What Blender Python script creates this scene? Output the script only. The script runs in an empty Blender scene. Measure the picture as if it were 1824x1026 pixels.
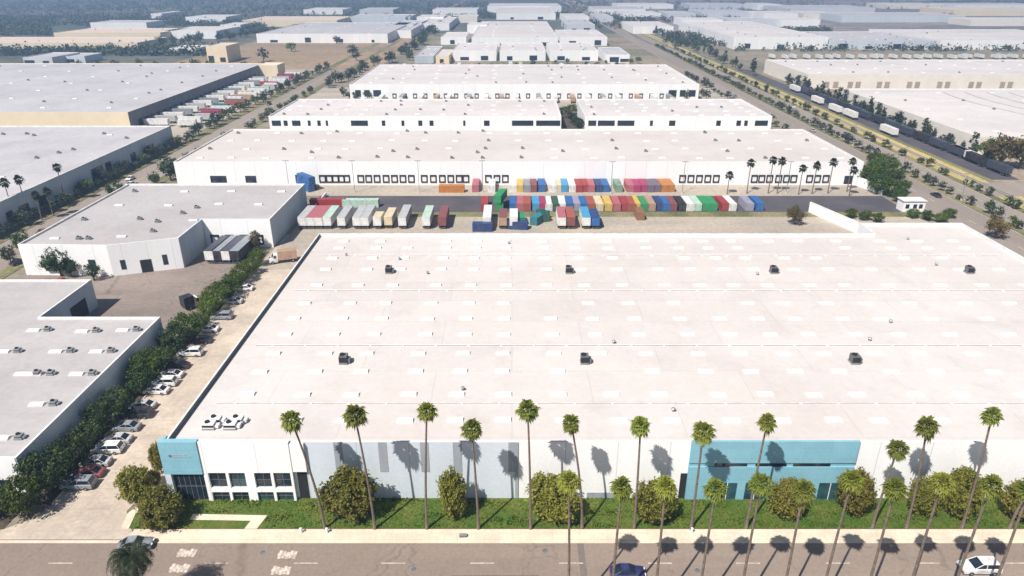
import bpy, math, random
from mathutils import Vector
R = math.radians
rnd = random.Random(11)
S = bpy.context.scene
col = S.collection

# ------------------------------------------------------------------ camera, light, exposure
CAM_H, FPX = 72.0, 1250.0
PITCH = math.atan(560 / FPX)
SP, CP = math.sin(PITCH), math.cos(PITCH)
cd = bpy.data.cameras.new('camera'); cam = bpy.data.objects.new('camera', cd); col.objects.link(cam)
cam.location = (0, 0, CAM_H); cam.rotation_euler = (math.pi / 2 - PITCH, 0, 0)
cd.sensor_width = 36; cd.lens = FPX / 1824 * 36; cd.clip_start = 0.5; cd.clip_end = 30000
S.camera = cam
SUN_EL = R(52.5)
SDX, SDY = 0.62, 0.785                       # horizontal direction in which shadows fall
w = bpy.data.worlds.new('World'); S.world = w; w.use_nodes = True
nt = w.node_tree; bg = nt.nodes['Background']
sky = nt.nodes.new('ShaderNodeTexSky'); sky.sky_type = 'NISHITA'; sky.sun_disc = False
sky.sun_elevation = SUN_EL; sky.sun_rotation = math.atan2(-SDX, -SDY) % (2 * math.pi)
nt.links.new(sky.outputs[0], bg.inputs[0]); bg.inputs[1].default_value = 0.055
ld = bpy.data.lights.new('sun', 'SUN'); sun = bpy.data.objects.new('sun', ld); col.objects.link(sun)
ld.energy = 5.0; ld.angle = R(0.5); ld.color = (1, 0.95, 0.88)
d = Vector((SDX * math.cos(SUN_EL), SDY * math.cos(SUN_EL), -math.sin(SUN_EL)))
sun.rotation_euler = d.to_track_quat('-Z', 'Y').to_euler(); sun.location = (-60, -80, 140)
S.view_settings.view_transform = 'Standard'; S.view_settings.look = 'None'
S.view_settings.exposure = 0.44; S.view_settings.gamma = 1
S.cycles.max_bounces = 5; S.cycles.diffuse_bounces = 3; S.cycles.volume_bounces = 0
S.cycles.transparent_max_bounces = 4

# ------------------------------------------------------------------ helpers
def at(x, y, z=0.0):
    u = (x - 912) / FPX; v = (y - 513) / FPX
    t = (CAM_H - z) / (SP + v * CP)
    return u * t, (CP - v * SP) * t
def zat(y, Y):
    v = (y - 513) / FPX
    return CAM_H - Y * (SP + v * CP) / (CP - v * SP)
def xat(x, y, Y):
    v = (y - 513) / FPX
    return (x - 912) / FPX * Y / (CP - v * SP)

class MB:
    def __init__(s): s.v = []; s.f = []; s.m = []
    def face(s, pts, m=0):
        n = len(s.v); s.v += [tuple(p) for p in pts]; s.f.append(tuple(range(n, n + len(pts)))); s.m.append(m)
    def box(s, x0, x1, y0, y1, z0, z1, m=0, bottom=True):
        n = len(s.v)
        s.v += [(x0, y0, z0), (x1, y0, z0), (x1, y1, z0), (x0, y1, z0), (x0, y0, z1), (x1, y0, z1), (x1, y1, z1), (x0, y1, z1)]
        fs = [(4, 5, 6, 7), (0, 1, 5, 4), (1, 2, 6, 5), (2, 3, 7, 6), (3, 0, 4, 7)]
        if bottom: fs.append((3, 2, 1, 0))
        for f in fs: s.f.append(tuple(n + i for i in f)); s.m.append(m)
        return s
    def poly(s, pts, z, m=0): s.face([(p[0], p[1], z) for p in pts], m); return s
    def prism(s, pts, z0, z1, m=0, cap=True):
        k = len(pts); n = len(s.v)
        s.v += [(p[0], p[1], z0) for p in pts] + [(p[0], p[1], z1) for p in pts]
        for i in range(k):
            j = (i + 1) % k; s.f.append((n + i, n + j, n + k + j, n + k + i)); s.m.append(m)
        if cap: s.f.append(tuple(n + k + i for i in range(k))); s.m.append(m)
        return s
    def tube(s, path, rads, k=6, m=0, cap=True):
        rings = []
        for i, (p, r) in enumerate(zip(path, rads)):
            p = Vector(p)
            t = (Vector(path[min(i + 1, len(path) - 1)]) - Vector(path[max(i - 1, 0)])).normalized()
            a = t.cross(Vector((0.13, 0.98, 0.1)));
            if a.length < 1e-3: a = t.cross(Vector((1, 0, 0)))
            a.normalize(); b = t.cross(a); n = len(s.v); rings.append(n)
            for q in range(k):
                an = 2 * math.pi * q / k; s.v.append(tuple(p + a * (r * math.cos(an)) + b * (r * math.sin(an))))
        for n0, n1 in zip(rings, rings[1:]):
            for q in range(k): s.f.append((n0 + q, n0 + (q + 1) % k, n1 + (q + 1) % k, n1 + q)); s.m.append(m)
        if cap:
            s.f.append(tuple(rings[-1] + q for q in range(k))); s.m.append(m)
            s.f.append(tuple(rings[0] + q for q in reversed(range(k)))); s.m.append(m)
        return s
    def mesh(s, name, mats):
        me = bpy.data.meshes.new(name); me.from_pydata(s.v, [], s.f)
        mats = mats if isinstance(mats, (list, tuple)) else [mats]
        for m in mats: me.materials.append(m)
        if len(mats) > 1: me.polygons.foreach_set('material_index', s.m)
        me.update(); return me
    def build(s, name, mats, parent=None, loc=(0, 0, 0), rz=0.0):
        return link(name, s.mesh(name, mats), parent, loc, rz)
def link(name, me, parent=None, loc=(0, 0, 0), rz=0.0):
    o = bpy.data.objects.new(name, me); col.objects.link(o)
    o.location = loc; o.rotation_euler = (0, 0, rz)
    if parent: o.parent = parent
    return o
def tag(o, label, cat, group=None):
    o['label'] = label; o['category'] = cat
    if group: o['group'] = group
    return o
def thing(name, label, cat, loc=(0, 0, 0), rz=0.0, group=None):
    return tag(link(name, None, None, loc, rz), label, cat, group)
def struct(o, kind='structure'): o['kind'] = kind; return o
def dup(root, loc, rz=0.0, sc=None, label=None, group=None):
    r = root.copy(); col.objects.link(r); r.location = loc; r.rotation_euler = (0, 0, rz)
    if sc is not None: r.scale = sc if isinstance(sc, tuple) else (sc, sc, sc)
    if label: r['label'] = label
    if group: r['group'] = group
    for ch in list(root.children):
        c = ch.copy(); col.objects.link(c); c.parent = r
        for g in ch.children:
            e = g.copy(); col.objects.link(e); e.parent = c
    return r
class Proto:
    """first use moves the built thing itself, later uses copy it"""
    def __init__(s, root): s.root = root; s.used = False
    def put(s, loc, rz=0.0, sc=1.0, label=None, group=None):
        sc = sc if isinstance(sc, tuple) else (sc, sc, sc)
        if s.used: return dup(s.root, loc, rz, sc, label, group)
        s.used = True; r = s.root; r.location = loc; r.rotation_euler = (0, 0, rz); r.scale = sc
        if label: r['label'] = label
        if group: r['group'] = group
        return r
ONES = 'zeroth first second third fourth fifth sixth seventh eighth ninth tenth eleventh twelfth thirteenth fourteenth fifteenth sixteenth seventeenth eighteenth nineteenth'.split()
TENS = {2: 'twenty', 3: 'thirty', 4: 'forty', 5: 'fifty', 6: 'sixty', 7: 'seventy', 8: 'eighty', 9: 'ninety'}
def nth(n):
    if n < 20: return ONES[n]
    if n >= 100: return 'hundredth' if n == 100 else 'hundred and ' + nth(n - 100)
    a, b = divmod(n, 10)
    return TENS[a][:-1] + 'ieth' if b == 0 else TENS[a] + '-' + ONES[b]

# ------------------------------------------------------------------ materials
def mat(name, c, rough=0.7, c2=None, scale=0.5, fine=0.12, fscale=6.0, spec=0.3, joints=None, stretch=None, bump=0.0, metallic=0.0, lo=0.38, hi=0.62, stain=None, crack=None):
    m = bpy.data.materials.new(name); m.use_nodes = True
    n = m.node_tree; b = n.nodes['Principled BSDF']; L = n.links.new
    b.inputs['Roughness'].default_value = rough; b.inputs['Specular IOR Level'].default_value = spec
    b.inputs['Metallic'].default_value = metallic
    tc = n.nodes.new('ShaderNodeTexCoord'); src = tc.outputs['Object']
    if stretch:
        mp = n.nodes.new('ShaderNodeMapping'); mp.inputs['Scale'].default_value = stretch
        L(src, mp.inputs[0]); nsrc = mp.outputs[0]
    else: nsrc = src
    c2 = c2 or tuple(x * 0.8 for x in c)
    nz = n.nodes.new('ShaderNodeTexNoise'); nz.inputs['Scale'].default_value = scale; nz.inputs['Detail'].default_value = 6
    nz.inputs['Roughness'].default_value = 0.62
    L(nsrc, nz.inputs['Vector'])
    cr = n.nodes.new('ShaderNodeValToRGB'); cr.color_ramp.elements[0].position = lo; cr.color_ramp.elements[1].position = hi
    cr.color_ramp.elements[0].color = (*c, 1); cr.color_ramp.elements[1].color = (*c2, 1)
    L(nz.outputs[0], cr.inputs[0])
    f = n.nodes.new('ShaderNodeTexNoise'); f.inputs['Scale'].default_value = fscale; f.inputs['Detail'].default_value = 4
    L(src, f.inputs['Vector'])
    mr = n.nodes.new('ShaderNodeMapRange'); mr.inputs[1].default_value = 0.3; mr.inputs[2].default_value = 0.7
    mr.inputs[3].default_value = 1 - fine; mr.inputs[4].default_value = 1 + fine
    L(f.outputs[0], mr.inputs[0])
    mx = n.nodes.new('ShaderNodeMix'); mx.data_type = 'RGBA'; mx.blend_type = 'MULTIPLY'; mx.inputs[0].default_value = 1
    L(cr.outputs[0], mx.inputs[6]); L(mr.outputs[0], mx.inputs[7]); out = mx.outputs[2]
    if joints:                                   # (axis kind, bw, bh, mortar, strength)
        ax, bw, bh, mo, st = joints
        sx = n.nodes.new('ShaderNodeSeparateXYZ'); L(src, sx.inputs[0]); cb = n.nodes.new('ShaderNodeCombineXYZ')
        if ax == 'wall':
            ad = n.nodes.new('ShaderNodeMath'); ad.operation = 'ADD'; L(sx.outputs[0], ad.inputs[0]); L(sx.outputs[1], ad.inputs[1])
            L(ad.outputs[0], cb.inputs[0]); L(sx.outputs[2], cb.inputs[1])
        else: L(sx.outputs[0], cb.inputs[0]); L(sx.outputs[1], cb.inputs[1])
        br = n.nodes.new('ShaderNodeTexBrick'); br.offset = 0.0 if ax != 'roof' else 0.5
        br.inputs['Scale'].default_value = 1; br.inputs['Brick Width'].default_value = bw; br.inputs['Row Height'].default_value = bh
        br.inputs['Mortar Size'].default_value = mo; br.inputs['Mortar Smooth'].default_value = 0.3
        br.inputs['Color1'].default_value = (1, 1, 1, 1); br.inputs['Color2'].default_value = (0.95, 0.95, 0.955, 1); br.inputs['Mortar'].default_value = (st, st, st, 1)
        L(cb.outputs[0], br.inputs['Vector'])
        m2 = n.nodes.new('ShaderNodeMix'); m2.data_type = 'RGBA'; m2.blend_type = 'MULTIPLY'; m2.inputs[0].default_value = 1
        L(out, m2.inputs[6]); L(br.outputs[0], m2.inputs[7]); out = m2.outputs[2]
    if stain:                                    # (scale, multiplier) ponding marks, dirt and worn patches
        sn = n.nodes.new('ShaderNodeTexNoise'); sn.inputs['Scale'].default_value = stain[0]; sn.inputs['Detail'].default_value = 8; sn.inputs['Roughness'].default_value = .7; sn.inputs['Distortion'].default_value = .6
        L(src, sn.inputs['Vector']); sr = n.nodes.new('ShaderNodeMapRange'); sr.inputs[1].default_value = .5; sr.inputs[2].default_value = .72; sr.inputs[3].default_value = 1; sr.inputs[4].default_value = stain[1]
        L(sn.outputs[0], sr.inputs[0]); m3 = n.nodes.new('ShaderNodeMix'); m3.data_type = 'RGBA'; m3.blend_type = 'MULTIPLY'; m3.inputs[0].default_value = 1
        L(out, m3.inputs[6]); L(sr.outputs[0], m3.inputs[7]); out = m3.outputs[2]
    if crack:                                    # (scale, width, multiplier)
        wn = n.nodes.new('ShaderNodeTexNoise'); wn.inputs['Scale'].default_value = .6; L(src, wn.inputs['Vector'])
        wv = n.nodes.new('ShaderNodeMix'); wv.data_type = 'VECTOR'; wv.inputs[0].default_value = .5 if crack[0] > .05 else .3; ad2 = n.nodes.new('ShaderNodeVectorMath'); ad2.operation = 'MULTIPLY_ADD'
        L(wn.outputs[1], ad2.inputs[0]); ad2.inputs[1].default_value = (2.5, 2.5, 0); L(src, ad2.inputs[2])
        vo = n.nodes.new('ShaderNodeTexVoronoi'); vo.feature = 'DISTANCE_TO_EDGE'; vo.inputs['Scale'].default_value = crack[0]; L(ad2.outputs[0], vo.inputs['Vector'])
        n.nodes.remove(wv)
        vr = n.nodes.new('ShaderNodeMapRange'); vr.inputs[1].default_value = 0; vr.inputs[2].default_value = crack[1]; vr.inputs[3].default_value = crack[2]; vr.inputs[4].default_value = 1
        L(vo.outputs[0], vr.inputs[0]); m4 = n.nodes.new('ShaderNodeMix'); m4.data_type = 'RGBA'; m4.blend_type = 'MULTIPLY'; m4.inputs[0].default_value = 1
        L(out, m4.inputs[6]); L(vr.outputs[0], m4.inputs[7]); out = m4.outputs[2]
    L(out, b.inputs['Base Color'])
    if bump:
        bp = n.nodes.new('ShaderNodeBump'); bp.inputs['Strength'].default_value = bump; bp.inputs['Distance'].default_value = 0.1
        L(f.outputs[0], bp.inputs['Height']); L(bp.outputs[0], b.inputs['Normal'])
    return m
def leafmat(name, c1, c2, scale=0.9, tr=0.25):
    m = mat(name, c1, 0.55, c2, scale, 0.3, 7, 0.25)
    n = m.node_tree; b = n.nodes['Principled BSDF']; o = n.nodes['Material Output']
    oi = n.nodes.new('ShaderNodeObjectInfo'); hs = n.nodes.new('ShaderNodeHueSaturation')
    for k_, (lo_, hi_) in (('Hue', (.485, .515)), ('Value', (.72, 1.3))):
        q = n.nodes.new('ShaderNodeMapRange'); q.inputs[3].default_value = lo_; q.inputs[4].default_value = hi_
        if k_ == 'Hue':
            mm = n.nodes.new('ShaderNodeMath'); mm.operation = 'FRACT'; m5 = n.nodes.new('ShaderNodeMath'); m5.operation = 'MULTIPLY'; m5.inputs[1].default_value = 7.31
            n.links.new(oi.outputs['Random'], m5.inputs[0]); n.links.new(m5.outputs[0], mm.inputs[0]); n.links.new(mm.outputs[0], q.inputs[0])
        else: n.links.new(oi.outputs['Random'], q.inputs[0])
        n.links.new(q.outputs[0], hs.inputs[k_])
    n.links.new(b.inputs['Base Color'].links[0].from_socket, hs.inputs['Color']); n.links.new(hs.outputs[0], b.inputs['Base Color'])
    t = n.nodes.new('ShaderNodeBsdfTranslucent'); mx = n.nodes.new('ShaderNodeMixShader'); mx.inputs[0].default_value = tr
    n.links.new(b.inputs['Base Color'].links[0].from_socket, t.inputs[0])
    n.links.new(b.outputs[0], mx.inputs[1]); n.links.new(t.outputs[0], mx.inputs[2]); n.links.new(mx.outputs[0], o.inputs[0])
    return m
M = {}
M['ground'] = mat('ground', (0.30, 0.245, 0.185), 0.95, (0.15, 0.15, 0.10), 0.012, 0.25, 0.3)
M['asphalt'] = mat('asphalt', (0.24, 0.188, 0.155), 0.9, (0.285, 0.225, 0.185), 0.12, 0.09, 2.0, stretch=(0.05, 1, 1), stain=(.22, .88), crack=(.09, .012, .78))
M['dark_asphalt'] = mat('dark_asphalt', (0.075, 0.07, 0.08), 0.9, (0.10, 0.09, 0.10), 0.1, 0.12, 2.0)
M['street'] = mat('street_asphalt', (0.25, 0.21, 0.18), 0.9, (0.30, 0.255, 0.22), 0.05, 0.1, 1.0, stretch=(1, 0.1, 1))
M['court'] = mat('court_asphalt', (0.215, 0.175, 0.15), 0.9, (0.27, 0.22, 0.19), 0.05, 0.1, 1.0, stretch=(0.3, 1, 1), stain=(.1, .8), crack=(.07, .01, .7))
M['concrete'] = mat('concrete', (0.56, 0.47, 0.38), 0.85, (0.44, 0.37, 0.30), 0.13, 0.1, 1.6, joints=('floor', 4.5, 4.5, 0.05, 0.78), stain=(.16, .8))
M['yard'] = mat('yard_concrete', (0.45, 0.385, 0.31), 0.9, (0.34, 0.30, 0.25), 0.06, 0.14, 0.8, joints=('floor', 6, 6, 0.06, 0.85), stretch=(0.35, 1, 1))
M['kerb'] = mat('sidewalk', (0.72, 0.61, 0.47), 0.85, (0.60, 0.51, 0.40), 0.3, 0.08, 3, joints=('floor', 1.9, 1.9, 0.03, 0.8))
M['pale_cream'] = mat('pale_cream_wall', (0.80, 0.74, 0.66), 0.75, (0.74, 0.68, 0.60), 0.2, 0.04, 2.0)
M['grass'] = mat('grass', (0.05, 0.10, 0.010), 0.9, (0.10, 0.12, 0.02), 0.3, 0.35, 4)
M['dry'] = mat('dry_grass', (0.50, 0.40, 0.16), 0.95, (0.36, 0.31, 0.12), 0.12, 0.3, 1.2, stretch=(1, 0.12, 1))
M['dry2'] = mat('green_verge', (0.12, 0.125, 0.05), 0.95, (0.24, 0.21, 0.11), 0.1, 0.35, 1.2, stretch=(1, 0.15, 1))
M['ballast'] = mat('track_ballast', (0.40, 0.33, 0.26), 0.95, (0.33, 0.27, 0.22), 0.2, 0.2, 2)
M['tan_panel'] = mat('tan_panel', (0.42, 0.34, 0.28), 0.75)
M['patch'] = mat('asphalt_patch', (0.15, 0.125, 0.11), 0.9, (0.18, 0.15, 0.13), .5, .12, 4)
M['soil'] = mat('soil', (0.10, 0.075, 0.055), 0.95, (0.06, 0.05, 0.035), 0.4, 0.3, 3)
M['field'] = mat('field_soil', (0.36, 0.245, 0.16), 0.95, (0.24, 0.19, 0.12), 0.012, 0.2, 0.2, stretch=(0.4, 1, 1))
M['paint'] = mat('road_paint', (0.62, 0.54, 0.46), 0.8, (0.40, 0.34, 0.29), 1.4, 0.2, 7, lo=0.42, hi=0.6)
M['yellow_line'] = mat('yellow_paint', (0.62, 0.47, 0.10), 0.8)
M['roof'] = mat('roof_membrane', (0.575, 0.52, 0.485), 0.75, (0.615, 0.575, 0.55), 0.03, 0.035, 1.2, joints=('roof', 26, 9.5, 0.12, 0.88), stretch=(0.6, 1, 1), stain=(.11, .9))
M['roof_far'] = mat('roof_pale', (0.66, 0.61, 0.585), 0.75, (0.58, 0.545, 0.53), 0.02, 0.05, 0.5, joints=('roof', 30, 11, 0.18, 0.9), stretch=(0.4, 1, 1), stain=(.07, .88))
M['roof_grey'] = mat('roof_grey', (0.42, 0.39, 0.385), 0.75, (0.46, 0.435, 0.43), 0.04, 0.05, 0.9, joints=('roof', 20, 8.0, 0.09, 0.92), stain=(.13, .88))
M['roof_cool'] = mat('roof_cool', (0.45, 0.435, 0.445), 0.75, (0.51, 0.49, 0.50), 0.03, 0.06, 0.7, joints=('roof', 4.2, 40, 0.12, 0.9), stain=(.08, .86))
M['roof_peach'] = mat('roof_peach', (0.66, 0.52, 0.43), 0.8, (0.6, 0.5, 0.44), 0.02, 0.06, 0.3)
M['white'] = mat('white_wall', (0.88, 0.87, 0.865), 0.7, (0.84, 0.835, 0.83), 0.25, 0.03, 2.0, joints=('wall', 7.6, 60, 0.08, 0.72), stretch=(1, 1, 0.12))
M['grey_wall'] = mat('grey_wall', (0.60, 0.63, 0.67), 0.75, (0.55, 0.58, 0.63), 0.25, 0.04, 2.0, joints=('wall', 7.6, 60, 0.05, 0.85), stretch=(1, 1, 0.15))
M['side_wall'] = mat('blue_grey_shade_wall', (0.46, 0.52, 0.57), 0.75, (0.40, 0.46, 0.51), 0.2, 0.05, 2.0, joints=('wall', 7.6, 60, 0.06, 0.85), stretch=(1, 1, 0.15))  # bluish shade of side walls turned from the sun, mixed into the colour
M['pale_grey'] = mat('pale_grey_panel', (0.60, 0.655, 0.705), 0.72, (0.57, 0.625, 0.68), 0.2, 0.04, 2.0, joints=('wall', 7.6, 60, 0.08, 0.75), stretch=(1, 1, 0.12))
M['cream'] = mat('cream_wall', (0.80, 0.68, 0.49), 0.75, (0.75, 0.64, 0.46), 0.2, 0.04, 2.0, joints=('wall', 8, 60, 0.05, 0.88))
M['shaded_wall'] = mat('shaded_wall', (0.20, 0.21, 0.23), 0.75, (0.16, 0.17, 0.19), 0.2, 0.08, 1.0, joints=('wall', 7, 60, 0.08, 0.75))
M['cyan'] = mat('cyan_panel', (0.24, 0.47, 0.56), 0.6, (0.21, 0.43, 0.52), 0.3, 0.05, 3, joints=('wall', 3.8, 1.9, .03, .84))
M['strip'] = mat('grey_strip', (0.34, 0.36, 0.39), 0.75, (0.28, 0.30, 0.33), 0.6, 0.08, 3, stretch=(1, 1, 0.2))
M['glass'] = mat('dark_glass', (0.012, 0.018, 0.03), 0.08, (0.02, 0.035, 0.05), 0.4, 0.1, 1, 0.6)
M['teal_glass'] = mat('teal_glass', (0.03, 0.09, 0.11), 0.1, (0.015, 0.03, 0.045), 0.3, 0.1, 1, 0.6)
M['dark'] = mat('dark_opening', (0.025, 0.025, 0.028), 0.8)
M['cap'] = mat('wall_cap', (0.80, 0.78, 0.76), 0.6, fine=0.03)
M['skylight'] = mat('skylight_acrylic', (0.88, 0.88, 0.87), 0.25, (0.83, 0.83, 0.83), 0.5, 0.03, 2, 0.5)
M['metal'] = mat('grey_metal', (0.33, 0.34, 0.35), 0.5, (0.24, 0.25, 0.26), 0.8, 0.1, 4, metallic=0.3)
M['dark_strip'] = mat('parapet_dark_strip', (0.10, 0.12, 0.125), 0.8, (0.14, 0.16, 0.16), .4, .15, 3)
M['dark_metal'] = mat('dark_metal', (0.11, 0.115, 0.12), 0.55, (0.16, 0.16, 0.165), 0.8, 0.15, 4)
M['white_metal'] = mat('white_metal', (0.78, 0.78, 0.77), 0.4, (0.70, 0.70, 0.69), 0.7, 0.05, 3)
M['tyre'] = mat('tyre', (0.02, 0.02, 0.02), 0.85)
M['bark'] = mat('bark', (0.16, 0.12, 0.09), 0.95, (0.10, 0.075, 0.055), 3, 0.3, 9)
M['palm_bark'] = mat('palm_bark', (0.20, 0.155, 0.125), 0.95, (0.13, 0.10, 0.08), 2, 0.25, 9)
M['thatch'] = mat('dead_fronds', (0.22, 0.16, 0.07), 0.95, (0.14, 0.10, 0.045), 3, 0.3, 9)
M['palm'] = leafmat('palm_frond', (0.125, 0.155, 0.02), (0.22, 0.235, 0.035), 1.6, 0.3)
M['palm_dark'] = leafmat('dark_frond', (0.022, 0.036, 0.012), (0.045, 0.06, 0.02), 1.2, 0.15)
M['cover'] = leafmat('cover_leaf', (0.06, 0.115, 0.010), (0.12, 0.155, 0.02), 0.5, .3)
M['olive'] = leafmat('olive_leaf', (0.15, 0.15, 0.022), (0.21, 0.19, 0.035), 0.8, 0.25)
M['green'] = leafmat('green_leaf', (0.055, 0.10, 0.010), (0.10, 0.15, 0.016), 0.8)
M['deep'] = leafmat('deep_leaf', (0.026, 0.05, 0.012), (0.055, 0.085, 0.018), 0.8, 0.15)
M['bronze'] = leafmat('bronze_leaf', (0.17, 0.11, 0.04), (0.11, 0.10, 0.03), 0.8)
M['far_leaf'] = leafmat('far_leaf', (0.028, 0.045, 0.022), (0.055, 0.07, 0.03), 0.3, 0.1)

# ------------------------------------------------------------------ haze (one closed box of even air)
hz = MB().box(-5600, 5600, -420, 6400, -1.2, 76.0).build('haze', None)
hm = bpy.data.materials.new('haze'); hm.use_nodes = True; hn = hm.node_tree
hn.nodes.remove(hn.nodes['Principled BSDF']); pv = hn.nodes.new('ShaderNodeVolumePrincipled')
pv.inputs['Color'].default_value = (0.44, 0.65, 1.0, 1); pv.inputs['Density'].default_value = 0.00046
pv.inputs['Anisotropy'].default_value = 0.25
hn.links.new(pv.outputs[0], hn.nodes['Material Output'].inputs['Volume'])
hz.data.materials.clear(); hz.data.materials.append(hm); struct(hz, 'stuff'); hz.display_type = 'WIRE'

# ------------------------------------------------------------------ ground, roads, pavements
def sheet(name, x0, x1, y0, y1, z, m): 
    return struct(MB().poly([(x0, y0), (x1, y0), (x1, y1), (x0, y1)], z).build(name, m))
gm = MB(); N = 20
gx = [-5400 + 10800 * i / N for i in range(N + 1)]; gy = [-400 + 6600 * i / N for i in range(N + 1)]
for i in range(N):
    for j in range(N): gm.poly([(gx[i], gy[j]), (gx[i + 1], gy[j]), (gx[i + 1], gy[j + 1]), (gx[i], gy[j + 1])], 0)
struct(gm.build('ground', M['ground']))
XL = -50.3; XR = 122.0; YF = 83.4; YB = 172.5       # the big warehouse
sheet('road', -420, 520, 52, 74.8, 0.012, M['asphalt'])
# street running away on the right and on the left
sheet('street', 138.5, 154.2, 74.8, 2600, 0.016, M['street'])
sheet('street', 157.6, 168.2, 74.8, 2600, 0.020, M['street'])
sheet('street', -149, -136, 74.8, 2400, 0.024, M['street'])
sheet('verge', 168.4, 171.4, 76, 2200, 0.028, M['dry2'])
sheet('verge', 171.4, 174.8, 76, 2200, 0.032, M['dry'])
sheet('track_bed', 174.8, 177.6, 76, 2200, 0.036, M['ballast'])
sheet('verge', 177.6, 180.6, 76, 2200, 0.040, M['dry'])
sheet('verge', 180.6, 183.6, 76, 2200, 0.044, M['dry2'])
sheet('lot', 183.6, 194.5, 262, 600, 0.048, M['dark_asphalt'])
sheet('side_street', 171, 520, 240, 258, 0.052, M['street'])
for k in (0, 1):                                        # rails
    pass
struct(MB().box(154.2, 157.6, 76, 2200, 0, 0.15).build('median', M['dry2']))
struct(MB().box(-135.6, -131.5, 150, 1500, 0, 0.13).build('verge', M['dry2']))
struct(MB().box(-155, -149.3, 100, 1500, 0, 0.13).build('verge', M['dry2']))
M['plain'] = mat('far_plain', (0.07, 0.085, 0.06), 0.95, (0.16, 0.15, 0.13), 0.006, 0.3, 0.05, stretch=(.35, 1, 1), lo=.4, hi=.7)
M['plain2'] = mat('far_plain_right', (0.16, 0.15, 0.14), 0.95, (0.30, 0.26, 0.25), 0.006, 0.3, 0.05, stretch=(.3, 1, 1), lo=.4, hi=.6)
sheet('terrain', -5300, 200, 980, 6000, 0.006, M['plain'])
sheet('terrain', 200, 5300, 880, 6000, 0.009, M['plain2'])
sheet('terrain', -1500, -196, 575, 979, 0.005, M['plain'])
sheet('soil', 26, 36.5, 345, 403, 0.11, M['soil'])
sheet('field', -300, -112, 600, 930, 0.056, M['field'])
# sidewalk with kerb
sm = MB().box(-53.5, 420, 74.8, 76.8, 0, 0.13)
struct(sm.build('sidewalk', M['kerb']))
struct(MB().box(-420, -74, 74.8, 76.8, 0, 0.13).build('sidewalk', M['kerb']))
# driveway beside the warehouse, flaring to the road
dm = MB().poly([(-75, 74.9), (-52.5, 74.9), (-54.5, 77.5), (-56.5, 80.5), (-56, 83.2), (-50.45, 84), (-50.45, 200), (-68.2, 200), (-68.2, 82), (-69.2, 79), (-72, 77)], 0.06)
struct(dm.build('driveway', M['concrete']))
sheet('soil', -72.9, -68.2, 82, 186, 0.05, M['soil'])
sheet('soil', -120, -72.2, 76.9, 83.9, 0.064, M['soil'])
sheet('court', -128, -70.2, 131.5, 189, 0.058, M['court'])
sheet('yard', -67, 132, 172.6, 217.0, 0.068, M['yard'])
sheet('verge', -60, 138, 217.0, 222.0, 0.072, M['dry2'])
sheet('asphalt_lane', -68, 131, 222.0, 240.4, 0.076, M['dark_asphalt'])
sheet('yard', -124, 131, 240.4, 256, 0.08, M['yard'])
sheet('yard', -195, -156, 330, 600, 0.084, M['yard'])
sheet('yard', -130, 138, 330, 352, 0.088, M['yard'])
sheet('yard', -130, 138, 420, 500, 0.092, M['yard'])
# lawn strip in front of the warehouse, and its footpath
lm = MB().poly([(-55.5, 77), (420, 76.9), (420, 83.3), (-50.2, 83.3), (-55, 82.5), (-56, 80)], 0.10)
struct(lm.build('lawn', M['grass']))
pm = MB().poly([(-38, 76.9), (-36.2, 76.9), (-35.6, 79.6), (-46.5, 79.9), (-46.5, 78.7), (-37.6, 78.5)], 0.125)
struct(pm.build('footpath', M['kerb']))
struct(MB().poly([(-55.5, 76.9), (-54.4, 76.9), (-54.9, 79.9), (-54.1, 82.4), (-55, 82.6), (-56.1, 80)], 0.128).build('kerb', M['kerb']))
gq = MB()
for i in range(12000):
    x = rnd.uniform(-53.8, 100); y = rnd.uniform(77.0, 83.2)
    if -47 < x < -35.5 and y < 80.1: continue
    c = math.sin(x * 0.55 + 2 * math.sin(y * 0.9)) + math.sin(y * 2.1 + x * 0.21)
    h = (0.09 + 0.10 * max(0, c)) * rnd.uniform(0.7, 1.4); a = rnd.uniform(0, 6.28); r = rnd.uniform(0.07, 0.16)
    dx, dy = r * math.cos(a), r * math.sin(a); tx, ty = rnd.uniform(-.12, .12), rnd.uniform(-.12, .12)
    gq.face([(x - dx, y - dy, 0.1), (x + dx, y + dy, 0.1), (x + dx * .6 + tx, y + dy * .6 + ty, 0.1 + h), (x - dx * .6 + tx, y - dy * .6 + ty, 0.1 + h)])
tag(struct(gq.build('ground_cover', M['cover']), 'stuff'), 'rough green ground cover growing in front of the big warehouse', 'ground cover')
# painted markings on the road
def marking(name, rects, z, m):
    b = MB()
    for x0, x1, y0, y1 in rects: b.poly([(x0, y0), (x1, y0), (x1, y1), (x0, y1)], z)
    return struct(b.build(name, m))
marking('lane_line', [(x, x + 3.2, 70.55, 70.72) for x in (-62, -41.2, -29.2, -17.5, -5.6, 6.3, 18.2, 30, 42, 54, 66)], 0.020, M['paint'])
marking('lane_line', [(-420, 520, 63.2, 63.35), (-420, 520, 62.8, 62.95)], 0.020, M['yellow_line'])
for nm, px, py in (('a', 333, 985), ('b', 320, 1012), ('c', 512, 988), ('d', 501, 1016)):
    X, Y = at(px, py); rs = []
    for k in range(5): rs.append((X - 1.2 + k * 0.5, X - 0.78 + k * 0.5, Y - 0.75 + .1 * (k % 2), Y + 0.75 - .15 * (k % 3)))
    rs += [(X - 1.3, X + 1.2, Y - 0.22, Y + 0.24)]
    marking('road_marking', rs[:5], 0.020, M['paint']); marking('road_marking', rs[5:], 0.024, M['paint'])
sheet('gutter', -420, 520, 74.25, 74.8, 0.016, M['kerb'])
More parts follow.
